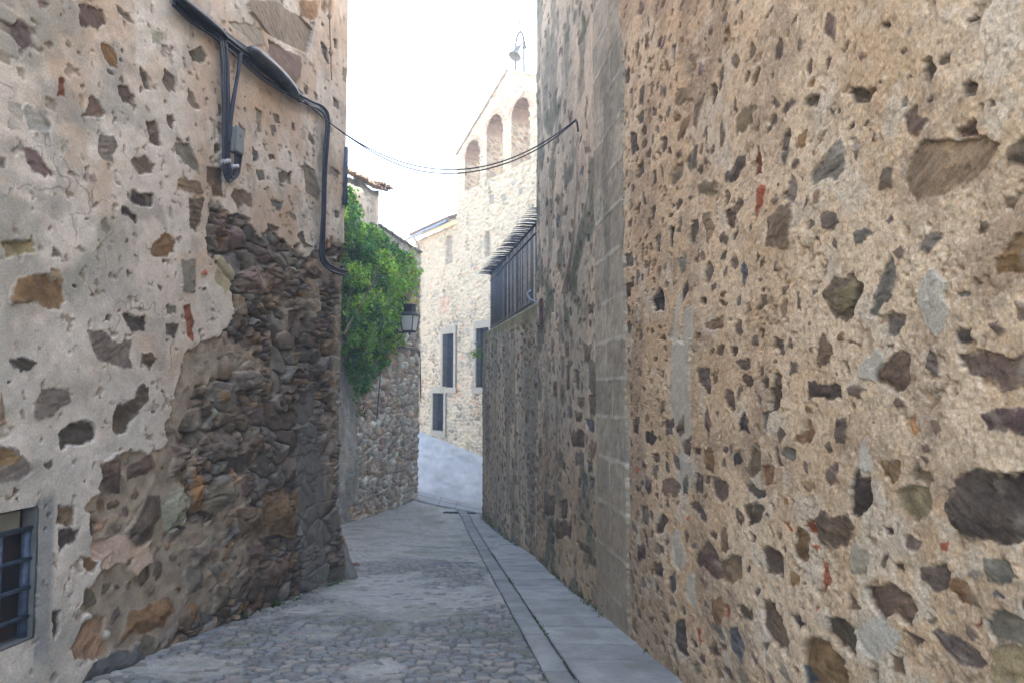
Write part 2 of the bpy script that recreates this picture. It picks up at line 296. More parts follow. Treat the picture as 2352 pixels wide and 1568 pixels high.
# ------------------------------------------------------------------ stones read off the photograph (code, then corners)
LEFT_STONES = """
G 1130 0 1270 0 1300 30 1420 110 1440 140 1415 245 1260 180 1140 60;G 1235 190 1380 265 1375 350 1345 400 1250 330;o 1380 0 1470 0 1460 80 1385 75;o 1470 0 1530 0 1525 60 1475 40
k 1050 110 1130 100 1200 140 1220 210 1180 215 1130 180
d 357 25 385 15 465 45 483 110 460 155 400 125 362 105;p 55 100 95 95 140 150 150 210 100 215 60 170;o 458 212 500 208 528 245 538 318 495 312 462 255;l 690 130 735 145 755 180 740 215 705 205
g 870 235 920 212 945 250 940 290 885 290;g 645 315 680 360 690 425 665 420 635 345;d 755 325 795 350 805 425 775 420 752 375;g 855 410 880 420 918 510 890 500 858 455
d 400 455 450 455 485 515 440 540 380 528;p 545 400 590 395 620 450 605 500 560 480;r 265 355 295 365 300 445 265 440;l 35 465 105 470 110 600 45 595;l 115 490 200 530 245 585 225 615 135 610
p 115 675 165 685 205 755 240 800 210 828 165 800 130 750;g 450 625 520 620 545 670 515 745 480 740 452 690;d 675 560 710 550 738 615 735 670 700 655 680 605;d 765 525 790 525 802 560 790 598 765 575
d 598 735 655 720 708 745 700 795 640 800 605 770;D 605 880 650 890 710 890 708 945 690 960 610 935;D 560 945 590 945 620 985 640 1000 632 1035 560 985
g 803 645 865 655 900 745 920 800 875 795 815 720;b 820 825 865 820 930 840 935 895 880 890 815 875;d 870 895 940 900 930 1000 910 1065 880 1060;d 955 760 990 750 1025 800 1035 920 985 905 950 830
d 1065 910 1085 870 1160 880 1165 955 1100 950;g 1175 500 1195 505 1205 610 1180 605;d 1250 520 1285 535 1295 575 1265 565;d 1240 590 1260 575 1272 610 1255 625;p 1340 560 1358 565 1360 605 1342 600
s 1155 680 1185 700 1195 735 1165 745;d 1235 710 1260 710 1268 735 1245 735;g 1175 780 1215 795 1225 830 1190 835;g 1280 795 1345 795 1335 845 1285 840;g 1400 765 1450 795 1475 870 1460 910 1410 880
s 1245 920 1305 925 1290 970 1255 955;d 1415 605 1440 625 1445 670 1420 650;g 1335 970 1360 985 1365 1015 1340 1000;d 1235 1030 1290 1045 1285 1070 1240 1060;d 1370 1070 1400 1060 1410 1110 1440 1135 1400 1140
o 710 1110 770 1070 805 1105 805 1165 770 1190 700 1165;g 465 1015 490 1000 508 1055 495 1080 470 1060;y 20 1110 155 1110 155 1170 30 1190;g 240 1130 285 1165 290 1185 245 1180
o 95 1285 170 1265 240 1260 300 1300 312 1395 290 1430 180 1415 60 1400 50 1330;b 235 1235 275 1240 300 1285 280 1300 240 1260;D 565 1445 600 1435 670 1455 668 1535 610 1525 572 1490
r 845 1410 880 1405 905 1480 885 1568 855 1530;g 765 1400 810 1400 815 1440 775 1445;d 765 1480 825 1490 810 1560 770 1540;k 835 1190 905 1195 900 1350 840 1340
s 1470 190 1500 220 1510 300 1490 270;d 1530 180 1550 185 1550 225 1535 215;g 1575 310 1600 320 1600 390 1580 370;d 1530 450 1555 470 1555 500 1530 495;g 1555 70 1585 80 1590 120 1560 100;d 1590 80 1625 90 1625 150 1600 140
g 1510 760 1565 790 1560 830 1515 800;s 1545 965 1565 975 1560 1005 1545 1000;d 1400 400 1418 405 1415 440 1402 435;d 1440 425 1460 440 1455 470;p 165 0 215 10 215 50 175 45;l 525 20 590 70 615 110 580 100
o 1060 215 1100 235 1085 270 1058 250;d 585 1240 615 1250 590 1275;d 415 1310 425 1340 440 1365 418 1365;g 490 1445 515 1450 510 1475 480 1480;g 730 1305 748 1320 745 1335 730 1330;k 402 790 435 800 445 835 410 830
d 1015 310 1035 315 1035 370 1020 360;d 1000 480 1020 490 1018 540 1002 530;g 1000 560 1020 570 1015 620 995 615;d 1100 560 1130 600 1125 630 1100 600;b 980 680 1010 660 1012 700 985 710
g 400 1513 470 1533 560 1563 610 1573 600 1628 620 1693 540 1688 440 1643 400 1558;D 50 1658 120 1636 170 1658 150 1683 95 1716 65 1693;g 155 1853 195 1773 245 1763 315 1783 340 1828 280 1878 180 1918 148 1878
D 268 1983 330 1933 420 1920 440 1968 430 2013 350 2048 280 2058;b 0 1793 15 1803 30 1953 0 1953;d 200 2128 240 2113 243 2146 208 2151;k -40 2028 85 2048 155 2158 80 2218 -40 2218;o -40 2068 60 2063 90 2108 40 2148 -40 2138
d 655 1618 700 1613 720 1643 690 1708 655 1673;d 630 1793 660 1768 690 1783 692 1828 660 1868 640 1908 600 1938 600 1978 550 1998 515 1958 510 1908 540 1853 585 1843 630 1828
d 470 2128 550 2078 560 2208 560 2268 510 2268 480 2218;b 260 2328 340 2318 350 2368 345 2408 260 2408;D 265 2433 365 2428 340 2498 270 2528;d 580 2428 690 2268 745 2278 745 2388 700 2453 610 2483
l 760 2328 800 2238 840 2228 875 2308 860 2428 760 2428;o 375 2553 430 2548 440 2598 410 2628 375 2598;d 235 2803 275 2803 270 2878 240 2948;g 380 2758 395 2688 430 2698 450 2768 400 2798
b 360 2868 500 2798 505 2968 420 3028 330 3038 335 2968;o 560 2958 600 2818 700 2758 800 2758 810 2808 760 2888 640 2908;s 360 3136 420 3048 640 2948 645 3068 540 3120;g 640 2918 740 2918 750 2988 720 3038 650 3058
g 1090 1718 1180 1703 1230 1733 1220 1783 1085 1788;d 1045 1898 1100 1843 1160 1913 1140 1968 1070 1963;g 960 2018 1000 1988 1115 1988 1085 2108 960 2098;d 1110 2088 1190 1998 1240 2008 1220 2068
o 1220 2248 1330 2228 1370 2328 1350 2458 1215 2468;g 970 2238 1085 2233 1090 2308 1000 2348 955 2338;d 1085 2328 1210 2323 1195 2448 1110 2463;d 800 2048 875 2038 860 2158 805 2203;o 880 2148 940 2188 945 2288 885 2308
d 930 1843 1000 1838 1000 1918 930 1918;g 870 2518 1000 2483 960 2568 905 2588;d 1085 2648 1180 2598 1190 2658 1150 2748 1080 2738;d 1200 2598 1330 2548 1340 2648 1220 2698;d 1130 2498 1230 2488 1260 2558 1150 2578
g 865 2598 940 2598 930 2688 860 2728;d 1000 2708 1060 2648 1050 2768 980 2808;d 590 2158 620 2128 700 2078 735 2138 690 2178 600 2208;p 1110 1260 1180 1230 1230 1330 1215 1360 1120 1350;d 1240 1240 1320 1245 1310 1360 1225 1360
d 1330 1230 1390 1250 1380 1360 1335 1380;p 1190 1130 1240 1120 1290 1180 1250 1210 1185 1190;d 1080 1420 1130 1410 1145 1500 1090 1530;d 1400 1220 1480 1230 1480 1290 1400 1270;p 980 1000 1040 990 1055 1080 1000 1095
r 808 2700 845 2693 840 2712;R 930 1240 960 1240 955 1270 932 1268;r 1085 2590 1115 2585 1110 2605;g 930 2520 1000 2430 1010 2480;l 975 1880 1000 1875 1000 1920 980 1920;o 1010 1790 1060 1800 1050 1850 1015 1840"""
RUBBLE_ZONE = "k 960 935 1030 925 1060 985 1090 960 1145 1000 1155 1060 1200 1090 1240 1050 1300 1090 1330 1150 1380 1130 1400 1190 1480 1140 1590 1110 1700 1100 1700 3200 380 3200 430 3050 500 2900 380 2780 470 2660 560 2500 430 2520 425 2330 480 2260 465 2140 560 2070 700 2085 780 2010 795 1860 830 1760 850 1620 950 1590 1050 1500 1060 1420 1050 1300 985 1190 945 1080"
PATCH = "w 430 2500 560 2480 690 2505 680 2550 640 2645 560 2630 440 2580;e 1395 1800 1480 1760 1500 2400 1490 2700 1400 2700 1385 2300;w 985 1190 1040 1180 1070 1250 1060 1300 1050 1330 1000 1300"
RIGHT_STONES = """
c 690 1568 780 1568 775 1668 765 1818 770 1968 760 2088 730 2128 765 2168 740 2268 700 2258 690 2128 715 2018 680 1948 665 1768;c 700 1380 720 1340 720 1420 705 1568 665 1568 690 1430;c 730 1420 785 1405 780 1568 720 1568
c 1790 1400 1860 1240 1960 1270 1910 1480 1880 1550 1820 1500;c 670 2458 715 2418 740 2598 680 2608;c 740 2658 780 2628 790 2808 745 2748;c 1530 2868 1620 2808 1720 2878 1700 2968 1620 3038 1560 2968;c 1530 1700 1590 1600 1640 1640 1600 1760 1540 1740
b 690 430 720 405 745 400 740 450 715 490 690 480;o 705 560 745 510 750 540 720 650 700 650;b 770 480 815 445 800 500 770 590 765 540;d 845 395 865 395 880 410 860 470 850 490;B 965 560 1000 520 1055 460 1060 500 1050 570 970 620
b 890 600 905 540 915 620 905 675 890 670;g 815 590 828 585 825 700 818 690;d 1180 510 1210 455 1245 450 1210 500 1190 540;d 1180 620 1205 580 1215 650 1195 700 1180 690;g 1170 700 1200 695 1190 765 1172 750;g 1270 465 1300 440 1345 440 1340 480 1275 495
g 620 400 650 395 645 455 622 450;d 525 400 545 385 540 480 520 480;g 485 455 495 430 490 500 480 500;s 675 215 690 210 692 300 680 320;g 565 310 585 305 580 370 567 360;g 515 530 545 510 545 570 520 570;d 450 320 475 290 470 390 455 380
d 485 620 515 620 525 680 500 710 488 690;d 625 640 655 630 650 690 630 720;d 515 780 545 735 550 790 530 820 517 820;d 590 790 605 785 608 850 592 850;b 665 800 685 760 720 740 715 810 680 860 665 850
g 735 740 770 660 785 670 780 770 745 815;y 780 840 830 825 885 830 880 880 840 900 780 900;d 920 790 950 770 980 710 1010 700 1005 760 960 830 925 825;r 1045 750 1060 660 1075 740 1070 800 1045 820;R 1045 890 1070 835 1100 840 1080 920 1055 1000 1040 970
g 1165 890 1190 870 1215 800 1240 850 1225 920 1200 935 1175 920;l 1300 810 1400 680 1450 620 1460 740 1420 820 1340 860 1300 875;l 1480 640 1500 600 1530 650 1525 700 1500 690;d 1485 690 1530 700 1520 735;d 1605 830 1640 770 1690 790 1670 870 1610 885
B 1750 800 1815 680 1960 640 2120 620 2190 690 2135 780 1900 880 1790 945 1755 860;B 2190 740 2240 650 2400 600 2400 740 2200 770;d 1480 430 1490 400 1610 430 1560 480 1510 470;d 1740 540 1800 500 1850 560 1790 620 1745 600;p 1980 590 2090 560 2080 620 1990 640
B 1105 990 1130 965 1215 950 1225 1110 1140 1140 1095 1145 1100 1060;d 915 970 950 940 1000 880 1005 930 970 970 955 1040 920 1050;b 815 970 850 960 860 1030 840 1130 820 1060;d 750 1010 785 1000 790 1040 770 1120 750 1110
d 690 930 715 905 720 940 695 965;d 585 960 605 940 600 1020 588 1015;d 515 960 540 930 535 980 518 985;d 670 1040 690 1040 685 1140 672 1130;d 475 1020 497 1000 490 1050 478 1050;g 605 1090 630 1070 630 1160 612 1160;g 445 1180 495 1155 500 1225 455 1230
g 705 1200 730 1150 745 1165 735 1250 715 1255;d 775 1195 800 1140 790 1220;d 535 1140 550 1120 545 1215 535 1200;s 980 1240 1000 1200 1015 1250 1005 1330 990 1300;d 1050 1180 1060 1140 1068 1190 1055 1210;d 910 1250 930 1220 930 1260 915 1280
d 1355 1345 1390 1285 1485 1245 1520 1300 1505 1435 1430 1460 1385 1405;y 1390 1350 1430 1320 1480 1290 1505 1320 1490 1420 1430 1440 1400 1400;g 1575 1390 1620 1260 1665 1185 1690 1250 1680 1370 1590 1445 1565 1420;g 1630 1460 1660 1440 1740 1450 1730 1500 1680 1560 1640 1540
g 1490 1070 1540 1045 1595 1060 1550 1090 1500 1130;d 1330 1075 1355 1120 1345 1130 1328 1090;o 2120 1190 2200 1130 2240 1080 2400 1050 2400 1220 2230 1260 2160 1230;d 2230 1390 2293 1400 2400 1440 2400 1500 2250 1460;p 1955 1520 1990 1490 2030 1520 2015 1568 1965 1568;d 2110 1480 2160 1460 2200 1520 2150 1540
D 595 1370 625 1315 645 1340 640 1430 605 1430;D 725 1330 745 1290 755 1340 735 1390;d 450 1310 485 1290 485 1370 455 1370;b 835 1480 915 1450 915 1500 870 1520 840 1510;d 1230 1360 1245 1340 1252 1430 1238 1430;b 1165 1410 1185 1370 1200 1380 1190 1470 1170 1480
d 1590 1738 1640 1658 1700 1623 1770 1648 1750 1768 1690 1813 1600 1783;p 1830 1678 1860 1598 1890 1648 1895 1728 1870 1733;d 1980 1628 2080 1588 2150 1608 2240 1628 2400 1580 2400 1788 2180 1793 2100 1738 2000 1678;d 1465 1568 1550 1568 1540 1588 1480 1578
p 790 1698 850 1703 855 1798 830 1798 800 1748;d 965 1653 1030 1648 1025 1698 980 1698;d 1065 1698 1085 1663 1090 1718 1075 1728;d 1115 1808 1145 1718 1180 1718 1165 1858 1125 1878;d 1210 1668 1250 1663 1245 1718 1215 1723
D 1280 1763 1400 1758 1440 1773 1445 1848 1380 1828 1290 1828;d 1470 1778 1520 1758 1560 1788 1530 1828 1480 1818;p 820 1898 840 1878 850 1938 845 1998 825 1958;D 970 1938 990 1898 1030 1908 1035 1998 1010 1968 975 1968
g 1095 1898 1120 1888 1115 1988 1100 1978;d 1155 1978 1180 1953 1200 1998 1170 2038;o 1215 2008 1270 1958 1300 1908 1325 1998 1260 2058;d 1415 1938 1455 1903 1470 1928 1470 2048 1420 2038;t 1745 1918 1780 1888 1790 1948 1810 1988 1765 2008;b 1855 1938 1890 1908 1905 1978 1870 1998
p 2080 1898 2160 1868 2400 1890 2400 1998 2220 2008 2120 1978;d 495 1938 525 1908 515 2008 497 1998;D 545 1998 585 1963 605 2018 580 2053 550 2043;p 640 1938 680 1923 680 1998 650 1998;d 695 1943 735 1918 735 1988 700 1998
g 665 2078 700 2088 705 2158 685 2158;d 720 2038 765 2008 755 2098 725 2088;d 775 2058 810 2058 800 2088 775 2083;o 820 2058 860 2053 858 2168 835 2158;D 945 2108 975 2068 1000 2128 960 2148;b 1010 2168 1040 2048 1085 2058 1095 2128 1070 2198 1030 2178
D 1470 2268 1530 2128 1550 2178 1600 2168 1595 2318 1540 2383 1470 2338;c 1535 2038 1560 2008 1590 2108 1590 2168 1540 2158;o 1615 2128 1660 2098 1725 2108 1730 2188 1680 2218 1640 2178;b 1760 2188 1800 2138 1850 2158 1870 2208 1780 2218
y 1690 2248 1740 2228 1870 2248 1865 2368 1800 2418 1720 2368 1690 2308;D 1930 2308 1990 2228 2080 2178 2200 2193 2420 2160 2420 2540 2150 2488 2000 2448 1940 2398;d 575 2078 605 2068 620 2123 590 2128;g 580 2138 608 2133 605 2208 585 2188;p 550 2188 580 2208 575 2268 548 2258
d 630 2208 670 2198 710 2228 700 2278 630 2268;g 710 2208 740 2183 745 2268 715 2268;d 775 2178 820 2188 815 2258 780 2268;p 860 2188 900 2188 935 2228 930 2298 890 2303 865 2258;g 1000 2213 1060 2233 1110 2258 1090 2293 1040 2283;d 1000 2318 1060 2303 1095 2328 1080 2398 1020 2403
g 525 2328 565 2308 570 2418 530 2418;d 600 2398 640 2358 665 2398 640 2448 605 2443;p 755 2308 800 2293 835 2368 830 2408 780 2358;d 1340 2368 1390 2348 1480 2368 1515 2428 1480 2538 1420 2508 1345 2458;R 1280 2408 1300 2383 1335 2408 1340 2458 1300 2438
o 1230 2468 1250 2428 1310 2468 1300 2578 1240 2558;l 1490 2528 1520 2498 1570 2538 1575 2643 1500 2638;p 1735 2468 1780 2448 1820 2488 1800 2528 1740 2498;R 1905 2498 1950 2483 1945 2538 1910 2533;d 1640 2418 1690 2428 1700 2458 1650 2448
b 890 2428 920 2418 935 2528 925 2548 895 2518;d 780 2568 830 2488 880 2528 890 2628 870 2648 790 2598;b 890 2578 940 2553 1000 2568 1000 2658 950 2683 900 2658;d 1090 2528 1120 2498 1180 2548 1185 2648 1120 2628;R 1370 2583 1395 2588 1400 2688 1375 2723
d 1690 2578 1730 2588 1745 2633 1700 2618;d 1810 2618 1870 2578 1940 2598 1940 2678 1870 2708 1820 2668;o 1940 2658 2000 2668 2090 2793 1990 2758 1935 2708;g 2100 2578 2180 2558 2260 2628 2220 2688 2120 2668;d 1560 2688 1640 2668 1740 2728 1800 2808 1760 2858 1620 2828
d 520 2488 555 2498 560 2578 520 2568;s 665 2638 695 2628 700 2718 670 2708;p 600 2598 640 2578 645 2658 605 2648;o 850 2748 900 2728 925 2798 910 2868 860 2838;R 920 2778 940 2768 940 2838 920 2828;d 980 2778 1050 2788 1060 2858 990 2828
d 1085 2738 1150 2768 1225 2938 1225 3008 1180 2998 1090 2868;s 940 2898 975 2878 1020 2968 1010 3048 950 2988;g 830 2848 900 2878 920 2938 870 2908;p 1235 2828 1270 2818 1295 2868 1270 2898;d 1390 2838 1440 2828 1530 2908 1530 3008 1480 2988 1400 2908
o 1280 2958 1400 2968 1500 3068 1500 3140 1300 3140;s 1280 3048 1310 3068 1360 3140 1300 3140;b 1680 3008 1730 3008 1750 3098 1690 3098;p 1870 2908 1920 2878 2000 2928 2100 3048 2060 3078 1960 3028;d 1720 2868 1790 2908 1840 2948 1800 2968;R 2050 2858 2090 2838 2085 2888
g 2110 2838 2200 2808 2293 2858 2293 2958 2180 2968 2110 2908;y 2130 2988 2293 2968 2420 2960 2420 3140 2150 3140;D 700 2858 740 2838 745 3008 705 2988;R 790 2888 810 2898 800 2968;d 830 2968 880 2958 890 3018 840 3018;d 560 2818 600 2838 590 2868;R 1310 2490 1350 2500 1340 2525;R 1340 2780 1362 2785 1355 2815"""
GREY_STONES = """
d 300 20 340 15 335 70 310 75;s 145 1000 165 1000 160 1060 148 1050;s 200 1070 215 1075 212 1120 200 1115;d 105 410 118 430 112 460;d 285 780 300 800 295 850 285 840;d 200 760 215 770 205 830;d 195 500 215 510 210 560 198 550
g 265 660 300 640 305 700 275 710;d 150 890 165 900 155 940 140 930;d 290 1400 320 1390 310 1440 290 1440;g 270 1570 305 1575 300 1668 275 1668;g 165 1630 185 1640 180 1740 165 1735;p 190 1680 205 1690 205 1790 192 1790;g 290 1660 320 1665 315 1800 290 1790
d 290 1810 320 1820 322 1900 292 1895;g 240 1820 270 1830 268 1880 242 1875;s 272 1930 318 1930 318 1990 290 1980;s 190 1860 220 1870 215 1920 195 1920;d 210 1970 270 1980 270 2050 215 2040;d 225 1890 265 1890 260 1940 230 1940;p 298 2030 328 2030 325 2110 300 2105
s 285 2110 312 2115 312 2175 290 2170;s 300 2190 322 2200 318 2250 302 2250;g 225 2080 270 2070 270 2140 230 2130;d 90 2260 145 2280 145 2380 95 2360;d 170 2300 200 2310 200 2380 172 2380;d 240 2480 300 2500 290 2540 250 2530;d 280 2540 330 2560 325 2600 285 2590;d 150 2390 220 2400 220 2470 160 2470
g 105 1640 120 1650 118 1720 105 1720;p 125 1740 150 1750 145 1830 128 1825;g 120 1560 135 1570 130 1630 120 1630;d 185 1570 205 1580 200 1640 188 1640;d 225 1690 250 1700 245 1790 228 1780"""
# ------------------------------------------------------------------ ground, street, pavement
gp = [(-150, -150), (150, -150), (150, 150), (-150, 150)]
me = bpy.data.meshes.new('ground'); me.from_pydata([(x, y, -4.0) for x, y in gp], [], [(0, 1, 2, 3)]); g = link('ground', me, M['cement']); tag(g, kind='structure')
ys = [-12.]
while ys[-1] < 48: 
    y = ys[-1]; ys.append(y+(.5 if y < 4 else max(.02, .00062*y*y) if y < 34 else .5))
ys = np.array(ys); av = np.concatenate([np.linspace(-1.6, -.80, 12), np.arange(-.75, .42, .0019), np.linspace(.45, .9, 6)])
Yg, Ag = np.meshgrid(ys, av, indexing='ij'); Xg = Ag*np.maximum(Yg, 4.0)
def kerb_x(y): return np.interp(y, [-12, 0, 5.28, 14.36, 19.3, 20.2], [2.2, .86, .262, -.775, -1.42, -1.6])
wx = Xg+.03*(fbm(Xg*5, Yg*5, 2)-.5)*2; wy = Yg+.03*(fbm(Xg*5, Yg*5, 2, 4.)-.5)*2
f1, e, r1, r2, r3, cx, cy = voro(wx/.125, wy/.095, 3)
wear = ss(.36, .60, fbm(Xg*1.1, Yg*.9, 3, 7.)+.9*np.exp(-((Xg+.3)/.55)**2-((Yg-6.4)/.9)**2)+.15*np.exp(-((Xg-kerb_x(Yg)+.1)/.12)**2))
ft = ss(9, 19, Yg)
m = ss(.05, .22, e+.16*(fbm(Xg*30, Yg*30, 2)-.5)); m2 = m*(1-ft)*(.18+.82*ss(.2, .75, wear+.5*(r3-.35)))
drk = (r3 > .80)*ss(.4, .6, fbm(Xg*1.3, Yg*1.3, 2, 23.)+.1)*(1-ft); m2 = np.maximum(m2, m*drk)
sc = pal('ggssspgss', r1)*(.8+.5*r2)[..., None]*1.3*np.array([.95, 1., 1.04]); dirt = mix(np.broadcast_to(C3(.30, .295, .265), sc.shape), np.broadcast_to(C3(.22, .225, .185), sc.shape), ss(.42, .7, fbm(Xg*2.2, Yg*2.2, 3, 2.)))
dirt = dirt*(.72+.6*fbm(Xg*14, Yg*14, 3))[..., None]
dark = ss(.55, .8, wear)*(1-m)*(1-ft)
dirt = mix(dirt, np.broadcast_to(C3(.37, .37, .36), dirt.shape)*(.55+.9*fbm(Xg*4, Yg*2.5, 5))[..., None], ss(20.5, 22.5, Yg))
sc = mix(sc, sc*.55, drk); rc = mix(dirt*1.22, sc*1.15, m2*.78); rc = mix(rc, np.broadcast_to(C3(.05, .055, .04), rc.shape), dark*.9)
rc = mix(rc, np.broadcast_to(C3(.10, .12, .06), rc.shape), .5*ss(.62, .78, fbm(Xg*1.6, Yg*2.5, 3, 13.))*(1-ss(18, 21, Yg)))
rh = gz(Yg)+(.016*m*(.25+wear)+(r2-.5)*.016*m)*(1-ft)+.02*(fbm(Xg*.8, Yg*.8, 2)-.5)+.006*(fbm(Xg*20, Yg*20, 2)-.5)
P = np.stack([Xg, Yg, rh], -1); st = grid('street', P, rc, M['road'], flip=True); tag(st, kind='structure')
def strip(name, x0f, x1f, y0, y1, lift, jl, tone, seed, nx, mat='slab', ystep=None):
    y = [y0]
    while y[-1] < y1: y.append(y[-1]+(.25 if y[-1] < 3.5 else max(.018, .0006*y[-1]**2)))
    y = np.array(y); t = np.concatenate([[0, 0], np.linspace(0, 1, nx), [1, 1]]); Y, T = np.meshgrid(y, t, indexing='ij')
    ed = .012*(fbm(Y*4, T*0+seed, 3)-.5); X = x0f(Y)*(1-T)+x1f(Y)*T+ed
    Yj = Y+.12*(T-.5)*(seed-4)*.1; j = np.cumsum([jl*(.75+.6*NT[seed, k]) for k in range(120)])-12.5
    dj = np.abs(Yj[..., None]-j).min(-1); idx = np.searchsorted(j, Yj)
    jm = ss(.006, .02, dj+.012*(fbm(X*9, Y*9, 2)-.5)); edge = ss(0, .04, np.minimum(T, 1-T)*np.abs(x1f(Y)-x0f(Y)))
    c = C3(*tone)*(.86+.3*NT[seed+3, idx & 511])[..., None]*(.7+.6*fbm(X*5, Y*5, 3, seed))[..., None]*(.85+.3*fbm(X*40, Y*40, 2))[..., None]
    c = mix(c, np.broadcast_to(C3(.12, .14, .09), c.shape), .35*ss(.5, .75, fbm(X*3, Y*2, 3, seed+5.)))
    c = mix(np.broadcast_to(C3(.14, .145, .13), c.shape), c, jm*(.78+.22*edge))
    Z = gz(Y)+lift+.006*edge-.012*(1-jm)+.008*(NT[seed+5, idx & 511]-.5)+.005*(fbm(X*8, Y*8, 2)-.5)
    lip = np.zeros_like(T); lip[:, 0] = lip[:, -1] = -.045
    o = grid(name, np.stack([X, Y, Z+lip], -1), c, M[mat], flip=True); return tag(o, kind='structure')
def wall_x(y): return np.where(y < 12.1, 1.873-.118*y, .445-.1815*(y-12.1))+.03
strip('kerb', kerb_x, lambda y: kerb_x(y)+.20+.002*y, -11, 20.0, .028, .95, (.27, .275, .265), 4, 14)
strip('pavement', lambda y: kerb_x(y)+.206+.002*y, lambda y: np.maximum(wall_x(y), kerb_x(y)+.3), -11, 19.4, .032, .62, (.30, .305, .29), 9, 44)
# granite strip that crosses the lane where it dips
a0 = ghit(958, 1138); a1 = ghit(1108, 1172)
u = np.linspace(0, 1, 60); v = np.concatenate([[0], np.linspace(0, 1, 14), [1]]); U, V = np.meshgrid(u, v, indexing='ij')
X = a0[0]+(a1[0]-a0[0])*U; Y = a0[1]+(a1[1]-a0[1])*U+(V-.5)*1.15; jn = ss(.01, .03, np.abs((U*4) % 1-.5))*ss(.02, .06, np.abs(V-.52))
c = C3(.36, .36, .35)*(.8+.4*fbm(X*6, Y*6, 3))[..., None]*(.55+.45*jn)[..., None]; Z = gz(Y)+.034-.008*(1-jn); Z[:, 0] -= .1; Z[:, -1] -= .1
tag(grid('gutter_path', np.stack([X, Y, Z], -1), c, M['slab'], flip=True), kind='structure')
q = [ghit(985, 1290), ghit(1092, 1290), ghit(1098, 1304), ghit(990, 1305)]; c0 = sum(q)/4
dc = empty('drain_cover', (c0[0], c0[1], gz(c0[1])), 'rectangular slate drain cover set flush in the cobbles beside the kerb', 'drain cover', rz=-.1)
sl = math.atan(-.113)
MB().box((c0[0], c0[1], gz(c0[1])-.008), (.66, .46, .05), -.1, .006, sl).build('cover_slab', M['slate'], dc)
f = MB()
for sx, sy, lx, ly in ((0, -.265, .74, .05), (0, .265, .74, .05), (-.36, 0, .05, .48), (.36, 0, .05, .48)):
    f.box((c0[0]+sx, c0[1]+sy, gz(c0[1]+sy)-.012), (lx, ly, .05), -.1*0, .004, sl)
f.build('rim', M['slate'], dc)
gq = ghit(1056, 1177); gr = empty('drain_grate', (gq[0], gq[1], gz(gq[1])), 'narrow dark iron drain slot across the dip at the end of the lane', 'drain')
f = MB()
for k in range(10): f.box((gq[0]-.42+k*.093, gq[1]-.10*(k-4.5)*.3*.3, gz(gq[1])+.012), (.03, .2, .03), -.2)
f.build('bars', M['iron'], gr); MB().box((gq[0], gq[1], gz(gq[1])+.0), (.95, .2, .03), -.2).build('tray', M['dark'], gr)
# ------------------------------------------------------------------ left house
lh = empty('stone_house', LW.p(8, -.5), 'left house with pale flaking plaster, scattered brown stones and a crumbling rubble corner', 'house')
sa = np.array(list(np.concatenate([np.linspace(4.3, 8, 16), np.arange(8.1, 10.35, .02)]))+[x for x in LW.cols(-10, 800, 1.9) if x < 16.1]+list(np.linspace(16.1, 16.6, 22))+[17, 18, 20]); sa = np.unique(np.sort(sa))
za = np.array(list(np.arange(-2.2, -1.3, .03))+list(np.arange(-1.3, 6.75, .0105))+list(np.linspace(6.85, 9, 20)))
def lh_h(S, Z): return .035*(fbm(S*.7, Z*.7, 2)-.5)+.016*(fbm(S*2.6, Z*2.6, 2, 3)-.5)+.009*(fbm(S*11, Z*11, 3)-.5)-.012*ss(.66, .8, fbm(S*13, Z*13, 3, 21.))
def lh_c(S, Z):
    a = fbm(S*.75, Z*.75, 3, 2.); b = fbm(S*2.2, Z*1.6, 4, 6.); c = mix(np.broadcast_to(C3(.52, .40, .29), S.shape+(3,)), np.broadcast_to(C3(.63, .55, .45), S.shape+(3,)), ss(.3, .6, a+.25*(1.2-Z/4)*.5))
    c = mix(c, np.broadcast_to(C3(.44, .29, .165), c.shape), .55*ss(.52, .72, b)*ss(.2, 1.5, Z)); c = mix(c, np.broadcast_to(C3(.29, .275, .215), c.shape), .75*ss(.48, .66, fbm(S*1.9, Z*2.6, 4, 17.))*ss(12.6, 11.2, S))
    c = mix(c, np.broadcast_to(C3(.33, .30, .25), c.shape), .55*ss(.55, .7, fbm(S*5, Z*4, 4, 29.)))
    c = mix(c, np.broadcast_to(C3(.63, .565, .475), c.shape), .7*ss(.35, .6, fbm(S*1.7, Z*1.7, 3, 61.)+.12)*ss(3.2, 1.2, Z)*ss(13.5, 12., S))
    ck = 1-ss(.0, .007, np.abs(fbm(S*1.6, Z*1.6, 4, 91.)-.5)); ck = ck*ss(.55, .68, fbm(S*1.1, Z*1.1, 2, 71.)); c = c*(1-.55*ck)[..., None]
    pk = ss(.66, .78, fbm(S*13, Z*13, 3, 21.)); c = mix(c, np.broadcast_to(C3(.27, .21, .15), c.shape), .6*pk)
    return c*(.80+.40*fbm(S*16, Z*16, 4))[..., None]
r = Relief(sa, za, lh_h, lh_c)
zone = parse(RUBBLE_ZONE, LW)[0][1]; wig = .38*(fbm(r.S*2.6, r.Z*2.6, 4, 1.)-.5)+.12*(fbm(r.S*9, r.Z*9, 3)-.5)+.05*(fbm(r.S*22, r.Z*22, 2)-.5)
sdz = polysd(r.S, r.Z, np.array(zone))+wig
KEYS = 'ddggggbdobdpgk'; hr, cr, mr_ = rubble(r.S, r.Z, .37, .235, 7, KEYS, C3(.10, .082, .062), .11, .11, .014, .34, .55, .05)
hs_, cs_, ms_ = rubble(r.S, r.Z, .165, .095, 19, KEYS, C3(.11, .09, .068), .14, .11, .012, .34, .55, .06); sel = ss(.47, .53, fbm(r.S*2.1, r.Z*2.6, 3, 44.)); hr = hr*(1-sel)+hs_*sel; cr = mix(cr, cs_, sel); mr_ = mr_*(1-sel)+ms_*sel
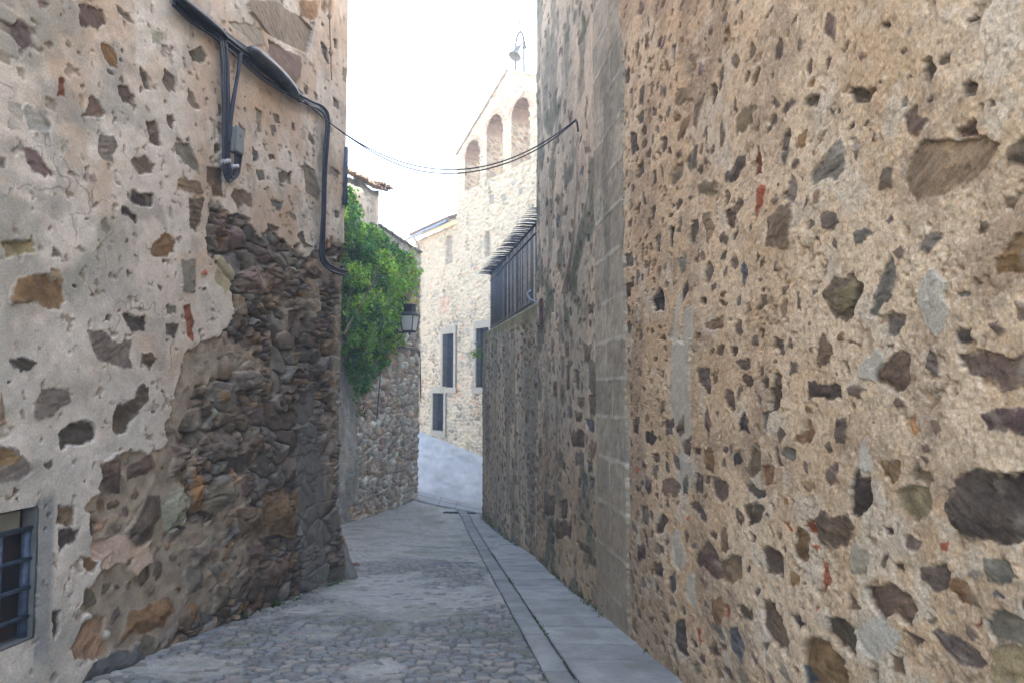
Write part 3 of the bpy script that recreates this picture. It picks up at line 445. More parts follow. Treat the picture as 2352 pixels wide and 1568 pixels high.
# lower left of the zone keeps more mortar between its stones
mo = ss(.44, .62, fbm(r.S*2.3, r.Z*2.3, 3, 31.)+.28*ss(13.3, 12.3, r.S)-.06)*(1-mr_*.30*ss(12.2, 14, r.S))
cr = mix(cr, np.broadcast_to(C3(.46, .37, .265), cr.shape)*(.45+.8*fbm(r.S*9, r.Z*9, 4))[..., None], mo*.8); hr = hr*(1-mo)+mo*(-.03+.03*(fbm(r.S*9, r.Z*9, 3)-.5))
k = ss(-.008, .008, sdz); r.h = r.h*(1-k)+hr*k; r.col = mix(r.col, cr, k)
for code, pts in parse(PATCH, LW): r.stone(pts, code, h0=(0. if code == 'w' else -.03), rag=.5, rel=.5, var=.25)
r.occ[:] = False
inz = lambda pts: polysd(np.array([[np.mean([p[0] for p in pts])]]), np.array([[np.mean([p[1] for p in pts])]]), zone)[0, 0] > .02
for code, pts in parse(LEFT_STONES, LW):
    if inz(pts): r.stone(pts, code, h0=random.uniform(-.02, .02), rag=.25, dome=.10)
    elif code in 'Gk': r.stone(pts, code, h0=.004, rag=.12, rel=.6, var=.35)
    else: r.stone(pts, code, rag=.28)
zl = [(x, y) for x, y in zone]
for i in range(420):
    a_, z_ = random.uniform(11.3, 14.2), random.uniform(-1.1, 1.5)
    if polysd(np.array([a_]), np.array([z_]), zl)[0] > .03: L_ = random.choice((.08, .12, .16, .22, .32)); r.scatter(1, (a_, a_, z_, z_), (L_*.8, L_*1.2), 'ddggbopdd', asp=(.5, .95), tilt=.5, rag=.4, dome=.10, h0=-.02)
r.occ |= k > .5
r.scatter(260, (10.4, 16.1, .6, 6.6), (.03, .09), 'ddgpgk', rag=.4)
r.scatter(70, (4.5, 10.1, -.2, 6.6), (.12, .35), 'ddgobp', rag=.3)
wx0, wz0 = 9.9, -.10; wx1, wz1 = LW.px(84, 1300)[0], LW.px(84, 1160)[1]
Sm = (r.S[:-1, :-1]+r.S[1:, 1:])/2; Zm = (r.Z[:-1, :-1]+r.Z[1:, 1:])/2
ux0, uz0 = LW.px(620, 0)[0], LW.px(648, 12)[1]; ux1 = LW.px(650, 6)[0]
keep = ~(((Sm > wx0) & (Sm < wx1) & (Zm > wz0) & (Zm < wz1)) | ((Sm > ux0-.3) & (Sm < ux1) & (Zm > uz0) & (Zm < uz0+1.2)))
flare = .10*ss(15.4, 16.4, r.S)*ss(.25, -1.1, r.Z)+.05*ss(.1, -1., r.Z)*fbm(r.S*1.5, r.Z, 2); r.h = r.h+flare
sur = ss(.16, .10, r.S-wx1)*ss(-.01, .01, r.S-wx1+.0)*ss(wz0-.25, wz0-.1, r.Z)*ss(wz1+.14, wz1+.0, r.Z)
r.col = mix(r.col, np.broadcast_to(C3(.27, .265, .245), r.col.shape)*(.75+.5*fbm(r.S*9, r.Z*9, 3))[..., None], sur*.85)
lhw = r.build('wall', LW, M['plaster'], lh, keep, arc=(16.12, .16)); del r
def foot(W, s0, s1, o0, o1): return [W.p(s0, 0, o0)[:2], W.p(s1, 0, o0)[:2], W.p(s1, 0, o1)[:2], W.p(s0, 0, o1)[:2]]
MB().prism(foot(LW, 4.4, 15.9, -.42, -9.5), -3, 8.95).build('side_wall', M['body'], lh)
MB().prism(foot(LW, 4.2, 16.5, .25, -9.9), 9.02, 9.25).build('roof', M['tile'], lh)
def opening(W, name, s0, s1, z0, z1, dep, parent, mats, label=None):
    f = MB(); t = .04
    for (a, b, c, d) in ((s0-t, s0, z0-t, z1+t), (s1, s1+t, z0-t, z1+t), (s0, s1, z0-t, z0), (s0, s1, z1, z1+t)):
        pts = foot(W, a, b, -.012, -dep); f.prism(pts, c, d)
    wi = f.build(name, mats[0], parent)
    MB().prism(foot(W, s0-t, s1+t, -dep+.02, -dep-.03), z0-t, z1+t).build('pane', mats[1], wi); return wi
wi = opening(LW, 'window', wx0, wx1, wz0, wz1, .15, lh, (M['sill'], M['rust'])); wi['label'] = 'low barred cellar window with rusty panel behind blue grey bars'
MB().prism(foot(LW, wx0, wx1-.06, -.09, -.128), .61, wz1-.03).build('lintel_board', M['wood'], wi)
bars = MB()
for v0, v1 in ((1228, 1211), (1306, 1281), (1376, 1346), (1444, 1411), (1509, 1481)):
    z = LW.px(20, (v0+v1)/2-1)[1]; z1 = LW.px(84, v1)[1]; bars.tube([LW.p(wx0, z1, -.05), LW.p(wx1+.02, z1, -.05)], .016, 6)
for u in (-60, 20, 79): s_ = LW.px(u, 1330)[0]; bars.tube([LW.p(s_, wz0+.0, -.075), LW.p(s_, wz1-.16, -.075)], .017 if u < 70 else .03, 6)
bars.build('grille', M['steel'], wi)
opening(LW, 'window', ux0-.3, ux1, uz0, uz0+1.2, .3, lh, (M['frame'], M['pane']))
MB().prism([(-3.0, 10.6), (-4.95, 18.6), (-13, 18.6), (-13, 10.6)], -3, 7).build('unseen_wing', M['body'], lh)  # unseen block first added to shade the street, kept as filler behind
# lumpy mortar foot at the corner
bm = bmesh.new(); bmesh.ops.create_icosphere(bm, subdivisions=5, radius=1)
cc = LW.p(16.25, gz(10.0), -.05)
for v in bm.verts:
    d = v.co.copy(); nz = float(fbm(np.array([d.x*2.6+d.z*1.5+5]), np.array([d.y*2.6+d.z*2.7]), 4)[0]); t = max(0, d.z)
    v.co = Vector((d.x*.20*(1-.75*t)*(.25+1.5*nz), d.y*.2*(1-.75*t)*(.25+1.5*nz), d.z*(.75 if d.z > 0 else .2)))+cc+Vector((-.02+.06*(1-t), .05, 0))
for f in bm.faces: f.smooth = True
me = bpy.data.meshes.new('corner_footing'); bm.to_mesh(me); bm.free(); link('corner_footing', me, M['cement'], lh)
q = ghit(817, 1302); bm = bmesh.new(); bmesh.ops.create_icosphere(bm, subdivisions=2, radius=.055)
for v in bm.verts: v.co = Vector((v.co.x*1.3, v.co.y, v.co.z*.8))*(1+.2*random.uniform(-1, 1))+Vector((q[0], q[1], gz(q[1])+.03))
me = bpy.data.meshes.new('loose_stone'); bm.to_mesh(me); bm.free(); o = link('loose_stone', me, mat_plain('red_stone', (.28, .13, .09))); tag(o, 'small reddish loose stone lying at the foot of the left house corner', 'stone')
# ------------------------------------------------------------------ right house
rh_ = empty('stone_house', RW.p(10, -.5), 'right house with coarse tan mortar full of dark stones and brick chips', 'house')
s1, s2 = RW.px(1440, 784)[0], RW.px(1368, 784)[0]
sa = np.unique(np.array(list(np.concatenate([np.linspace(4.2, 5.9, 12), np.arange(6, 7.95, .014)]))+[x for x in RW.cols(2420, 1425, 1.75) if x < s1+.13]))
za = np.array(list(np.arange(-2, -.75, .05))+list(np.arange(-.75, .6, .0075))+list(np.arange(.6, 2.95, .0052))+list(np.arange(2.95, 5.5, .0095))+list(np.linspace(5.6, 9.4, 14)))
def rg_h(S, Z):
    c = fbm(S*24, Z*24, 3, 4.)
    return .06*(fbm(S*1.1, Z*1.1, 2)-.5)+.020*(fbm(S*4, Z*4, 3, 3)-.5)+.007*(c-.5)+.007*(fbm(S*60, Z*60, 2)-.5)-.016*ss(.62, .76, fbm(S*15, Z*15, 4, 51.)*.75+.25*fbm(S*2, Z*2, 2, 5.)+.04*ss(1.2, 0, Z))
def rg_c(S, Z):
    gr = ss(.6, .85, vn(S*75, Z*75))*.35; gd = ss(.68, .9, vn(S*55+9, Z*55+70))*.5
    a = fbm(S*.9, Z*.9, 3, 2.); b = fbm(S*3.5, Z*3.5, 4, 6.); o = S.shape+(3,)
    c = mix(np.broadcast_to(C3(.455, .315, .180), o), np.broadcast_to(C3(.545, .41, .262), o), ss(.35, .62, a*.6+b*.4))
    c = mix(c, np.broadcast_to(C3(.27, .19, .12), o), .7*ss(.48, .68, fbm(S*2.2, Z*2.2, 4, 12.)+.12*ss(.9, -.6, Z))); c = mix(c, np.broadcast_to(C3(.50, .43, .32), o), .6*ss(.60, .72, fbm(S*4, Z*4, 3, 33.)))
    pit = ss(.63, .74, fbm(S*15, Z*15, 4, 51.)*.75+.25*fbm(S*2, Z*2, 2, 5.)+.04*ss(1.2, 0, Z)); c = mix(c, np.broadcast_to(C3(.20, .13, .075), c.shape), pit*.45)
    c = mix(mix(c, np.broadcast_to(C3(.62, .53, .40), c.shape), gr), np.broadcast_to(C3(.20, .12, .065), c.shape), gd)
    return c*(.70+.6*fbm(S*30, Z*30, 3, 4.))[..., None]
r = Relief(sa, za, rg_h, rg_c)
for code, pts in parse(RIGHT_STONES, RW, 2411.8):
    if code == 'c': r.stone(pts, code, h0=.004, rag=.3, rel=.5)
    else: r.stone(pts, code, rag=.30, dome=.09*random.random(), rel=1.2, back=-.014, tone=.8)
r.occ &= r.col[..., 2] < .3
r.scatter(230, (10.2, s1, -.8, .5), (.12, .3), 'dddbgpo', asp=(.35, .7), tilt=.5, rag=.35, dome=.07)
r.scatter(620, (7.9, s1, -.8, 1.0), (.06, .18), 'dddgpobsR'+'d'*8+'gggp', asp=(.3, .8), rag=.35, dome=.06)
r.scatter(420, (9.2, s1, .8, 5.3), (.05, .20), 'dddgpob'+'d'*6, asp=(.35, .9), rag=.4, dome=.05, tilt=.8)
r.scatter(700, (9.6, s1, .1, 4.8), (.10, .25), 'dddbgBod', asp=(.4, .8), tilt=.6, rag=.4, dome=.06, tone=.85)
r.scatter(160, (8.3, 10.2, -.3, 2.9), (.06, .16), 'dddbgBod', asp=(.4, .8), tilt=.6, rag=.4, dome=.06, tone=.85)
r.scatter(110, (7.9, 9.6, .6, 3.2), (.03, .08), 'dddgpob'+'d'*6, asp=(.35, .9), rag=.4, dome=.05)
r.scatter(150, (4.5, 7.9, -.5, 4), (.07, .28), 'ddgpobB', rag=.3, dome=.06)
r.build('wall', RW, M['mortar'], rh_); del r
# ashlar strip
sa = np.linspace(s1-.04, s2+.04, 120); za = np.array(list(np.arange(-2, -.7, .05))+list(np.arange(-.7, 6.6, .0105))+list(np.linspace(6.7, 9.4, 9)))
S, Z = np.meshgrid(sa, za)
cz_ = .43; Zs = Z+.20*(fbm(Z*1.3, Z*0+3, 2)-.5); row = np.floor((Zs+.06*fbm(S*2, Z*0, 2))/cz_).astype(int); off = .3+.4*NT[row & 511, 5]+.1*(fbm(S*3, Z*3, 3)-.5); Sx = (S-s1)/(s2-s1)
dj = np.minimum(np.abs(Sx-off)*(s2-s1)*1., np.abs(((Zs+.06*fbm(S*2, Z*0, 2))/cz_+.5) % 1-.5)*cz_); jt = 1-ss(.012, .03, dj+.03*(fbm(S*6, Z*6, 3)-.5))
tone = NT[(row*7) & 511, (Sx > off).astype(int)+3]
c = mix(np.broadcast_to(C3(.25, .215, .16), S.shape+(3,)), np.broadcast_to(C3(.36, .315, .235), S.shape+(3,)), tone)*(.6+.8*fbm(S*12, Z*12, 4))[..., None]
c = mix(c, np.broadcast_to(C3(.46, .42, .34), c.shape), jt*.85*ss(.32, .55, fbm(S*3, Z*3, 3, 8.))); c = mix(c, np.broadcast_to(C3(.13, .125, .09), c.shape), .6*ss(.5, .72, fbm(S*2.4, Z*1.4, 4, 40.))); c = mix(c, np.broadcast_to(C3(.27, .205, .135), c.shape), .5*ss(.9, .1, Z))
h = .03+.02*(fbm(S*2, Z*2, 2)-.5)+.014*(fbm(S*14, Z*14, 3)-.5)+.004*jt; ej = .10*(fbm(Z*5, Z*0+2, 4)-.5)+.03*(fbm(S*20, Z*20, 2)-.5); h = h-.016; h = h-.06*np.maximum(1-ss(-.008, .008, S-s1-.035+ej), 1-ss(-.008, .008, s2-.035-S+ej))
r = Relief(sa, za, h, c); r.build('quoin_strip', RW, M['mortar'], rh_); del r
# grey rendered end of the house
sa = np.unique(np.array(list(RW.cols(1378, 1234, 1.1))+list(np.linspace(18.15, 18.7, 26))+[19, 20, 22])); sa = sa[sa > s2-.12]
za = np.array(list(np.arange(-2.2, -1.5, .04))+list(np.arange(-1.5, 9.4, .0135)))
def gr_h(S, Z): return .05*(fbm(S*.8, Z*.8, 2)-.5)+.035*(fbm(S*3, Z*3, 3, 3)-.5)+.016*(fbm(S*16, Z*16, 3)-.5)+.05*ss(.6, -1.2, Z)*ss(s2+.05, s2+.7, S)-.05*ss(s2+.03, s2-.06, S)
def gr_c(S, Z):
    o = S.shape+(3,); c = mix(np.broadcast_to(C3(.50, .41, .295), o), np.broadcast_to(C3(.38, .325, .24), o), ss(.38, .62, fbm(S*1.5, Z*.8, 4, 2.)))
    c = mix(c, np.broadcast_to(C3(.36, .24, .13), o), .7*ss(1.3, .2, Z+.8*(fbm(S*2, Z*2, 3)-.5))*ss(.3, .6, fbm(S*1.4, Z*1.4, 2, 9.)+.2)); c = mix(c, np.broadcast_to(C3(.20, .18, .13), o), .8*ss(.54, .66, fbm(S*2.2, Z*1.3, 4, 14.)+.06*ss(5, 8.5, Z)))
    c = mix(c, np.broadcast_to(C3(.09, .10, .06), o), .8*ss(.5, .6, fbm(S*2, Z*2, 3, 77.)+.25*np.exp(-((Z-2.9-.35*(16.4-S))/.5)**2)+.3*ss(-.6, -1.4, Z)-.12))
    return c*(.7+.6*fbm(S*18, Z*18, 3))[..., None]
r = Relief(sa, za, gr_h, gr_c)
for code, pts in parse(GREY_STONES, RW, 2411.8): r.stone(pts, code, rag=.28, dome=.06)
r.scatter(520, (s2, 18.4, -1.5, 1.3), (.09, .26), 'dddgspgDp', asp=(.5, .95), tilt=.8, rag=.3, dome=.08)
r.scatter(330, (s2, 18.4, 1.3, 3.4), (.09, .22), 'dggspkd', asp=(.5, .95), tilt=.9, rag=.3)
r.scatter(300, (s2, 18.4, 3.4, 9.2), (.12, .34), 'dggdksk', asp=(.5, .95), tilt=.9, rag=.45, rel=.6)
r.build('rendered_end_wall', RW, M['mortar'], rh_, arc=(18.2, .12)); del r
MB().prism(foot(RW, 4.3, 18.0, -.35, -8), -3, 9.3).build('side_wall', M['body'], rh_)
MB().prism([(3.0, 11), (14, 11), (14, 26), (3.1, 26)], -3, 11.2).build('unseen_wing', M['body'], rh_)  # unseen block added to keep the sun off the ivy and walls
MB().prism(foot(RW, 4.0, 18.5, .25, -8.4), 9.42, 9.65).build('roof', M['tile'], rh_)
# ------------------------------------------------------------------ fence wall with iron fence
fw = empty('garden_wall', FW.p(3.6, -1.8), 'low mossy stone wall carrying the iron fence at the end of the right house', 'wall')
L2 = FW.L; zt = 3.17
sa = np.unique(np.array(list(np.linspace(-.3, 7.0, 170))+list(np.linspace(7.0, 7.6, 30))+[8, 9, 11])); za = np.array(list(np.arange(-2.8, -2.1, .05))+list(np.arange(-2.1, zt-.06, .0175))+[zt-.05, zt-.03, zt-.012, zt, zt+.01, zt+.012])
def fw_h(S, Z): return .05*(fbm(S*.8, Z*.8, 2)-.5)+.03*(fbm(S*4, Z*4, 3, 3)-.5)+.016*(fbm(S*13, Z*13, 3)-.5)-.03-.2*ss(zt-.08, zt+.02, Z)**2
def fw_c(S, Z):
    o = S.shape+(3,); c = mix(np.broadcast_to(C3(.57, .47, .335), o), np.broadcast_to(C3(.43, .37, .275), o), ss(.4, .62, fbm(S*1.3, Z*.5, 4, 2.)))
    c = mix(c, np.broadcast_to(C3(.40, .29, .17), o), .6*ss(2.2, .3, Z)*ss(3.5, 6.5, S)); c = mix(c, np.broadcast_to(C3(.21, .195, .145), o), .75*ss(.5, .64, fbm(S*1.6, Z*.45, 4, 14.)+.1*ss(5, 1, S)))  # warm bounce glow put into the colour at the lower far end
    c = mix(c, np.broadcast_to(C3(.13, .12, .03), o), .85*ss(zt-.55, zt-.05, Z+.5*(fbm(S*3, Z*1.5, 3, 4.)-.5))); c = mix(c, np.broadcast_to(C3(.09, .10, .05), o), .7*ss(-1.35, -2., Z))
    return c*(.66+.68*fbm(S*10, Z*10, 3))[..., None]
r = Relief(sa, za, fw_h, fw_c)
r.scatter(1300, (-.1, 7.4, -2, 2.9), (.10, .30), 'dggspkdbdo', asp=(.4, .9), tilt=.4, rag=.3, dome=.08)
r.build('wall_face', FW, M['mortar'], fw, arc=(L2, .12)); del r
MB().prism(foot(FW, .05, L2+.0, -.14, -.6), -3, zt+.02).build('wall_core', M['body'], fw)
fe = empty('iron_fence', FW.p(3.6, zt), 'tall dark iron fence with outward spikes standing on the mossy wall', 'fence')
fo = -.22
MB().tube([FW.p(-.25, 4.62, fo), FW.p(L2-.15, 4.62, fo)], .022, 6).tube([FW.p(-.25, 4.80, fo), FW.p(L2-.15, 4.80, fo)], .02, 6).build('rail', M['iron'], fe)
MB().tube([FW.p(-.25, zt+.12, fo), FW.p(L2-.15, zt+.12, fo)], .018, 6).build('rail', M['iron'], fe)
npk = 58; step = (L2+.05)/npk; p0 = s0_ = None
for k in range(npk):
    a = -.2+(k+random.uniform(-.22, .22))*step
    if p0 is None:
        p0 = MB().tube([(0, 0, 0), (0, 0, 1.7)], .0115, 6).build('picket', M['iron'], fe); p0.matrix_parent_inverse = Matrix(); mm = MB().tube([(0, 0, 0), (0, .22, .006), (0, .38, -.012)], [.014, .012, .003], 6); s0_ = mm.build('spike', M['iron'], fe); s0_.matrix_parent_inverse = Matrix()
        pk, sp = p0, s0_
    else:
        pk, sp = p0.copy(), s0_.copy(); COL.objects.link(pk); COL.objects.link(sp); pk.parent = fe; sp.parent = fe
    pk.data.materials[0] = M['fence']; sp.data.materials[0] = M['fence']
    pk.location = FW.p(a, zt-.02, fo)-fe.location; pk.rotation_euler = (0, 0, FW.rot())
    ro = math.atan2(FW.n[1], FW.n[0])-math.pi/2
    sp.location = FW.p(a+.03, 4.80+random.uniform(-.01, .01), fo)-fe.location; sp.rotation_euler = (random.gauss(0, .03), 0, ro+random.gauss(0, .03))
# ------------------------------------------------------------------ rubble house with ivy, far left
bh = empty('rubble_house', BW.p(1, -2), 'rubble stone house wall under the ivy beyond the left house', 'house')
sa = np.unique(np.array(list(np.linspace(-6, -.8, 30))+[x for x in BW.cols(772, 968, .95)]+list(np.linspace(4.1, 4.6, 24))+[5, 6, 8])); za = np.array(list(np.arange(-2.6, -2.1, .05))+list(np.arange(-2.1, 7.6, .021)))
S, Z = np.meshgrid(sa, za)
h1, c1, m1 = rubble(S, Z, .24, .17, 12, 'bbBkkgglpgkl', C3(.27, .235, .185), .09, .05, .02, .25); c1 = c1*2.3
h2 = .03*(fbm(S*4, Z*4, 3)-.5); c2 = mix(np.broadcast_to(C3(.46, .43, .37), c1.shape), np.broadcast_to(C3(.27, .265, .23), c1.shape), ss(.4, .6, fbm(S*2, Z*.6, 4, 3.)))*(.6+.8*fbm(S*8, Z*8, 3))[..., None]
up = ss(.9, .3, S+1.2*(fbm(S*1.2, Z*1.2, 3, 6.)-.5)*2-.35*ss(-1, 3, Z))*.8; up = np.maximum(up, .8*ss(5.2, 6.2, Z+.8*(fbm(S*2, Z*2, 2)-.5)))
r = Relief(sa, za, h1*(1-up)+h2*up, mix(c1, c2, up))
Sm = (S[:-1, :-1]+S[1:, 1:])/2; Zm = (Z[:-1, :-1]+Z[1:, 1:])/2
top = np.where(Sm < 1.38, 7.28+.06*np.sin(Sm*5), 6.32-.11*(Sm-1.4)); top = np.where(Sm > 4.3, 6.0, top)+.06*(fbm(Sm*6, Sm*0, 2)-.5)
r.build('wall', BW, M['rubble'], bh, Zm < top, arc=(4.13, .12)); del r
MB().prism(foot(BW, -6, 1.36, -.12, -6), -3, 7.2).build('chimney_wall', M['body'], bh)
MB().prism(foot(BW, 1.36, 4.1, -.12, -6), -3, 5.95).build('side_wall', M['body'], bh)
f = MB()
for k in range(26):
    a = -1.2+k*.105; f.box(BW.p(a, 7.36-.02*k*.0+random.uniform(-.02, .02), .02+random.uniform(-.03, .04)), (.10, .5, .05), BW.rot()+random.gauss(0, .1), 0, .25)
for k in range(7): f.box(BW.p(.95+k*.10, 7.43+random.uniform(-.02, .05), .05+.02*k), (.12, .34, .06), BW.rot()+random.gauss(0, .2), 0, random.gauss(0, .2))
f.build('coping_tiles', M['tile'], bh)
f = MB()
for k in range(20): a = 1.45+k*.14; f.box(BW.p(a, 6.32-.11*(a-1.4)+.03+random.uniform(-.015, .015), -.2), (.15, .5, .06), BW.rot()+random.gauss(0, .06), 0, .12)
f.build('coping_stones', M['cement'], bh)
nh = empty('unseen_house', (-13, 40, 0), 'plain unseen house block added behind the rubble house to shade the far lane', 'house')  # unseen house, added as a sun block for the far lane
MB().prism([(-9.5, 37), (-16, 33), (-20, 40), (-13, 44)], -2, 11).build('wall', M['body'], nh); MB().prism([(-9.2, 36.9), (-16, 32.6), (-20.4, 40), (-13, 44.4)], 11.02, 11.3).build('roof', M['tile'], nh)
# ------------------------------------------------------------------ church
ch = empty('church', CW.p(0, -1, -.5), 'pale rubble stone church with a bell gable of arched openings closing the lane', 'church')
ARCH = [(.24, 1.46, 10.2, 12.18), (-1.59, -.40, 10.2, 12.68), (-3.50, -2.31, 10.2, 12.68), (-5.36, -4.14, 10.2, 12.18)]
WIN = [(2.37, 3.42, 1.62, 4.0), (-.66, .39, 1.62, 4.04), (3.29, 4.38, -.34, 1.36)]
def in_arch(S, Z, a, g=0.):
    c = (a[0]+a[1])/2; hw = (a[1]-a[0])/2; sp = a[3]-hw; return (np.abs(S-c) < hw+g) & (Z > a[2]-g*0) & ((Z < sp) | (np.hypot(S-c, Z-sp) < hw+g))
def outline(S, Z): return np.where(S < 2.25, Z < 14.17-.515*np.abs(S+2.01), Z < 8.85)
SM_ = (-.62, -.20, 6.94, 8.0); BL = (2.64, 3.34, 7.18, 8.45)
sa = np.unique(np.array(list(np.arange(-6.3, 6.6, .036))+[x for w_ in WIN for x in w_[:2]]+[2.25])); za = np.unique(np.array(list(np.arange(-2.6, -.9, .1))+list(np.arange(-.9, 14.3, .034))+[x for w_ in WIN for x in w_[2:]]))
S, Z = np.meshgrid(sa, za)
h, c, m_ = rubble(S, Z, .36, .19, 21, 'kbBytkkwbgwwd', C3(.58, .46, .32), .26, .04, .012, .55); c = mix(c*1.15, np.broadcast_to(C3(.50, .385, .245), c.shape), .3)
c = mix(c, np.broadcast_to(C3(.64, .505, .34), c.shape)*(.85+.3*fbm(S*7, Z*7, 3))[..., None], .82*ss(.42, .62, fbm(S*1.6, Z*1.6, 4, 5.)+.22*ss(2.5, 8, Z)))  # paler with height, washed-out glare put into the mortar colour
h = h+.03*(fbm(S*3, Z*3, 3)-.5)
bk = in_arch(S, Z, (-9, -8, 0, 0))
for a in ARCH[:4]: bk |= in_arch(S, Z, a, .26) & (Z > a[3]-(a[1]-a[0])/2)
vou = C3(.50, .33, .22)*(.75+.5*fbm(S*20, Z*20, 2))[..., None]; c = mix(c, vou, bk*.75)
br = ((S > 2.95) & (S < 3.85) & (Z > 4.95) & (Z < 5.75)); row = ((Z/.075) % 1 < .25) | (((S+.12*np.floor(Z/.075))/.25) % 1 < .1)
c = mix(c, np.broadcast_to(C3(.50, .30, .20), c.shape)*np.where(row, 1.5, 1.)[..., None], br*.7)
hole = np.zeros(S.shape, bool)
for u_, v_ in ((1129, 455), (1155, 455), (1195, 438), (1127, 462)):
    hs, hz = CW.px(u_, v_); hole |= (np.abs(S-hs+.1*(fbm(S*9, Z*9, 2)-.5)) < .13) & (np.abs(Z-hz) < .12)
h = h-.16*hole; h = h-.16*in_arch(S, Z, SM_)-.14*((S > BL[0]) & (S < BL[1]) & (Z > BL[2]) & (Z < BL[3]))
c = mix(c, np.broadcast_to(C3(.36, .29, .22), c.shape), (in_arch(S, Z, SM_) | ((S > BL[0]) & (S < BL[1]) & (Z > BL[2]) & (Z < BL[3])))*.8)
Sm = (S[:-1, :-1]+S[1:, 1:])/2; Zm = (Z[:-1, :-1]+Z[1:, 1:])/2; kp = outline(Sm, Zm)
for a in ARCH: kp &= ~in_arch(Sm, Zm, a)
for w_ in WIN: kp &= ~((Sm > w_[0]) & (Sm < w_[1]) & (Zm > w_[2]) & (Zm < w_[3]))
r = Relief(sa, za, h, c); r.build('facade', CW, M['church'], ch, kp); del r
sb = np.arange(-6.3, 2.3, .07); zb = np.arange(8.4, 14.3, .07); Sb, Zb = np.meshgrid(sb, zb); Sm = (Sb[:-1, :-1]+Sb[1:, 1:])/2; Zm = (Zb[:-1, :-1]+Zb[1:, 1:])/2
kp = outline(Sm, Zm)
for a in ARCH: kp &= ~in_arch(Sm, Zm, a)
r = Relief(sb, zb, np.full(Sb.shape, -1.02), np.broadcast_to(C3(.5, .43, .33), Sb.shape+(3,)).copy()); r.build('gable_back', CW, M['church'], ch, kp); del r
for a in ARCH:                                          # stone jambs and brick vaults of the openings
    c0 = (a[0]+a[1])/2; hw = (a[1]-a[0])/2+.02; spz = a[3]-hw+.02; path = [(c0-hw, a[2]-.05)]+[(c0-hw, z) for z in np.arange(a[2]+.06, spz, .06)]+[(c0-hw*math.cos(t), spz+hw*math.sin(t)) for t in np.linspace(0, math.pi, 40)]+[(c0+hw, z) for z in np.arange(spz-.06, a[2], -.06)]+[(c0+hw, a[2]-.05), (c0-hw, a[2]-.05)]
    dep = np.linspace(.0, -1.05, 22); T, D = np.meshgrid(np.arange(len(path)), dep); pa = np.array(path); s_ = pa[T, 0]; z_ = pa[T, 1]
    hh, cc_, _ = rubble(D+s_*.2, z_, .26, .17, 33, 'kbBylkgdw', C3(.42, .35, .26), .28, .03, .02); cc_ = cc_*.8
    vt = np.where((z_ % .09) < .02, .6, 1.)[..., None]*(C3(.22, .155, .11)*(.7+.6*fbm(D*12, z_*12, 3))[..., None]); cc_ = mix(cc_, vt, ss(spz-.15, spz, z_+.1*(fbm(D*5, z_*5, 2)-.5)))
    Pq = np.zeros(s_.shape+(3,)); 
    for k_ in range(2): Pq[..., k_] = CW.A[k_]+CW.d[k_]*s_+CW.n[k_]*D
    Pq[..., 2] = z_+hh*.3; grid('arch_lining', Pq, cc_, M['church'], ch)
# gable coping, roof of the nave, gutter
f = MB()
pk = [(-6.35, 14.17-.515*4.34), (-2.01, 14.17), (2.3, 14.17-.515*4.31)]
for (a0_, z0_), (a1_, z1_) in zip(pk, pk[1:]):
    n_ = 26
    for k in range(n_):
        t0 = k/n_; t1 = (k+.93)/n_; q4 = []
        for (t, dz, o) in [(t0, 0, .06), (t1, 0, .06), (t1, 0, -1.1), (t0, 0, -1.1), (t0, .07, .06), (t1, .07, .06), (t1, .07, -1.1), (t0, .07, -1.1)]:
            q4.append(f.bm.verts.new(CW.p(a0_+(a1_-a0_)*t, z0_+(z1_-z0_)*t+dz-.02+random.uniform(-.012, .012), o)))
        for ii in ((0, 1, 2, 3), (4, 5, 6, 7), (0, 1, 5, 4), (1, 2, 6, 5), (2, 3, 7, 6), (3, 0, 4, 7)): f.bm.faces.new([q4[i_] for i_ in ii])
f.build('coping', mat_plain('pale_tile', (.5, .42, .34), (.42, .33, .26), 8), ch)
MB().prism(foot(CW, -6.2, 2.24, -.06, -.98), 8.0, 10.1).build('gable_core', M['body'], ch)
MB().prism(foot(CW, -6.2, 6.5, -.5, -8), -3, 8.3).build('side_wall', M['body'], ch)
f = MB()
for k in range(22):
    a = 2.42+k*.19
    f.tube([CW.p(a, 9.10, .34), CW.p(a, 11.2, -5)], .085, 8)
f.build('roof', M['tile'], ch)
f = MB(); v8 = [f.bm.verts.new(CW.p(a, z, o)) for a in (2.3, 6.6) for z, o in ((8.93, .3), (9.02, .3), (11.15, -5), (11.0, -5))]
for ii in ((0, 1, 2, 3), (4, 5, 6, 7), (0, 1, 5, 4), (1, 2, 6, 5), (2, 3, 7, 6), (3, 0, 4, 7)): f.bm.faces.new([v8[i_] for i_ in ii])
f.build('eave', M['frame'], ch)
MB().tube([CW.p(2.3, 8.93, .42), CW.p(6.6, 8.90, .42)], .075, 10).build('gutter', mat_plain('zinc', (.33, .37, .42), scale=4, rough=.4, metal=.6), ch)
MB().tube([CW.p(5.9, 8.9, .4), CW.p(5.95, 8.5, .1), CW.p(5.95, 0, .09)], .05, 8).build('downpipe', M['frame'], ch)
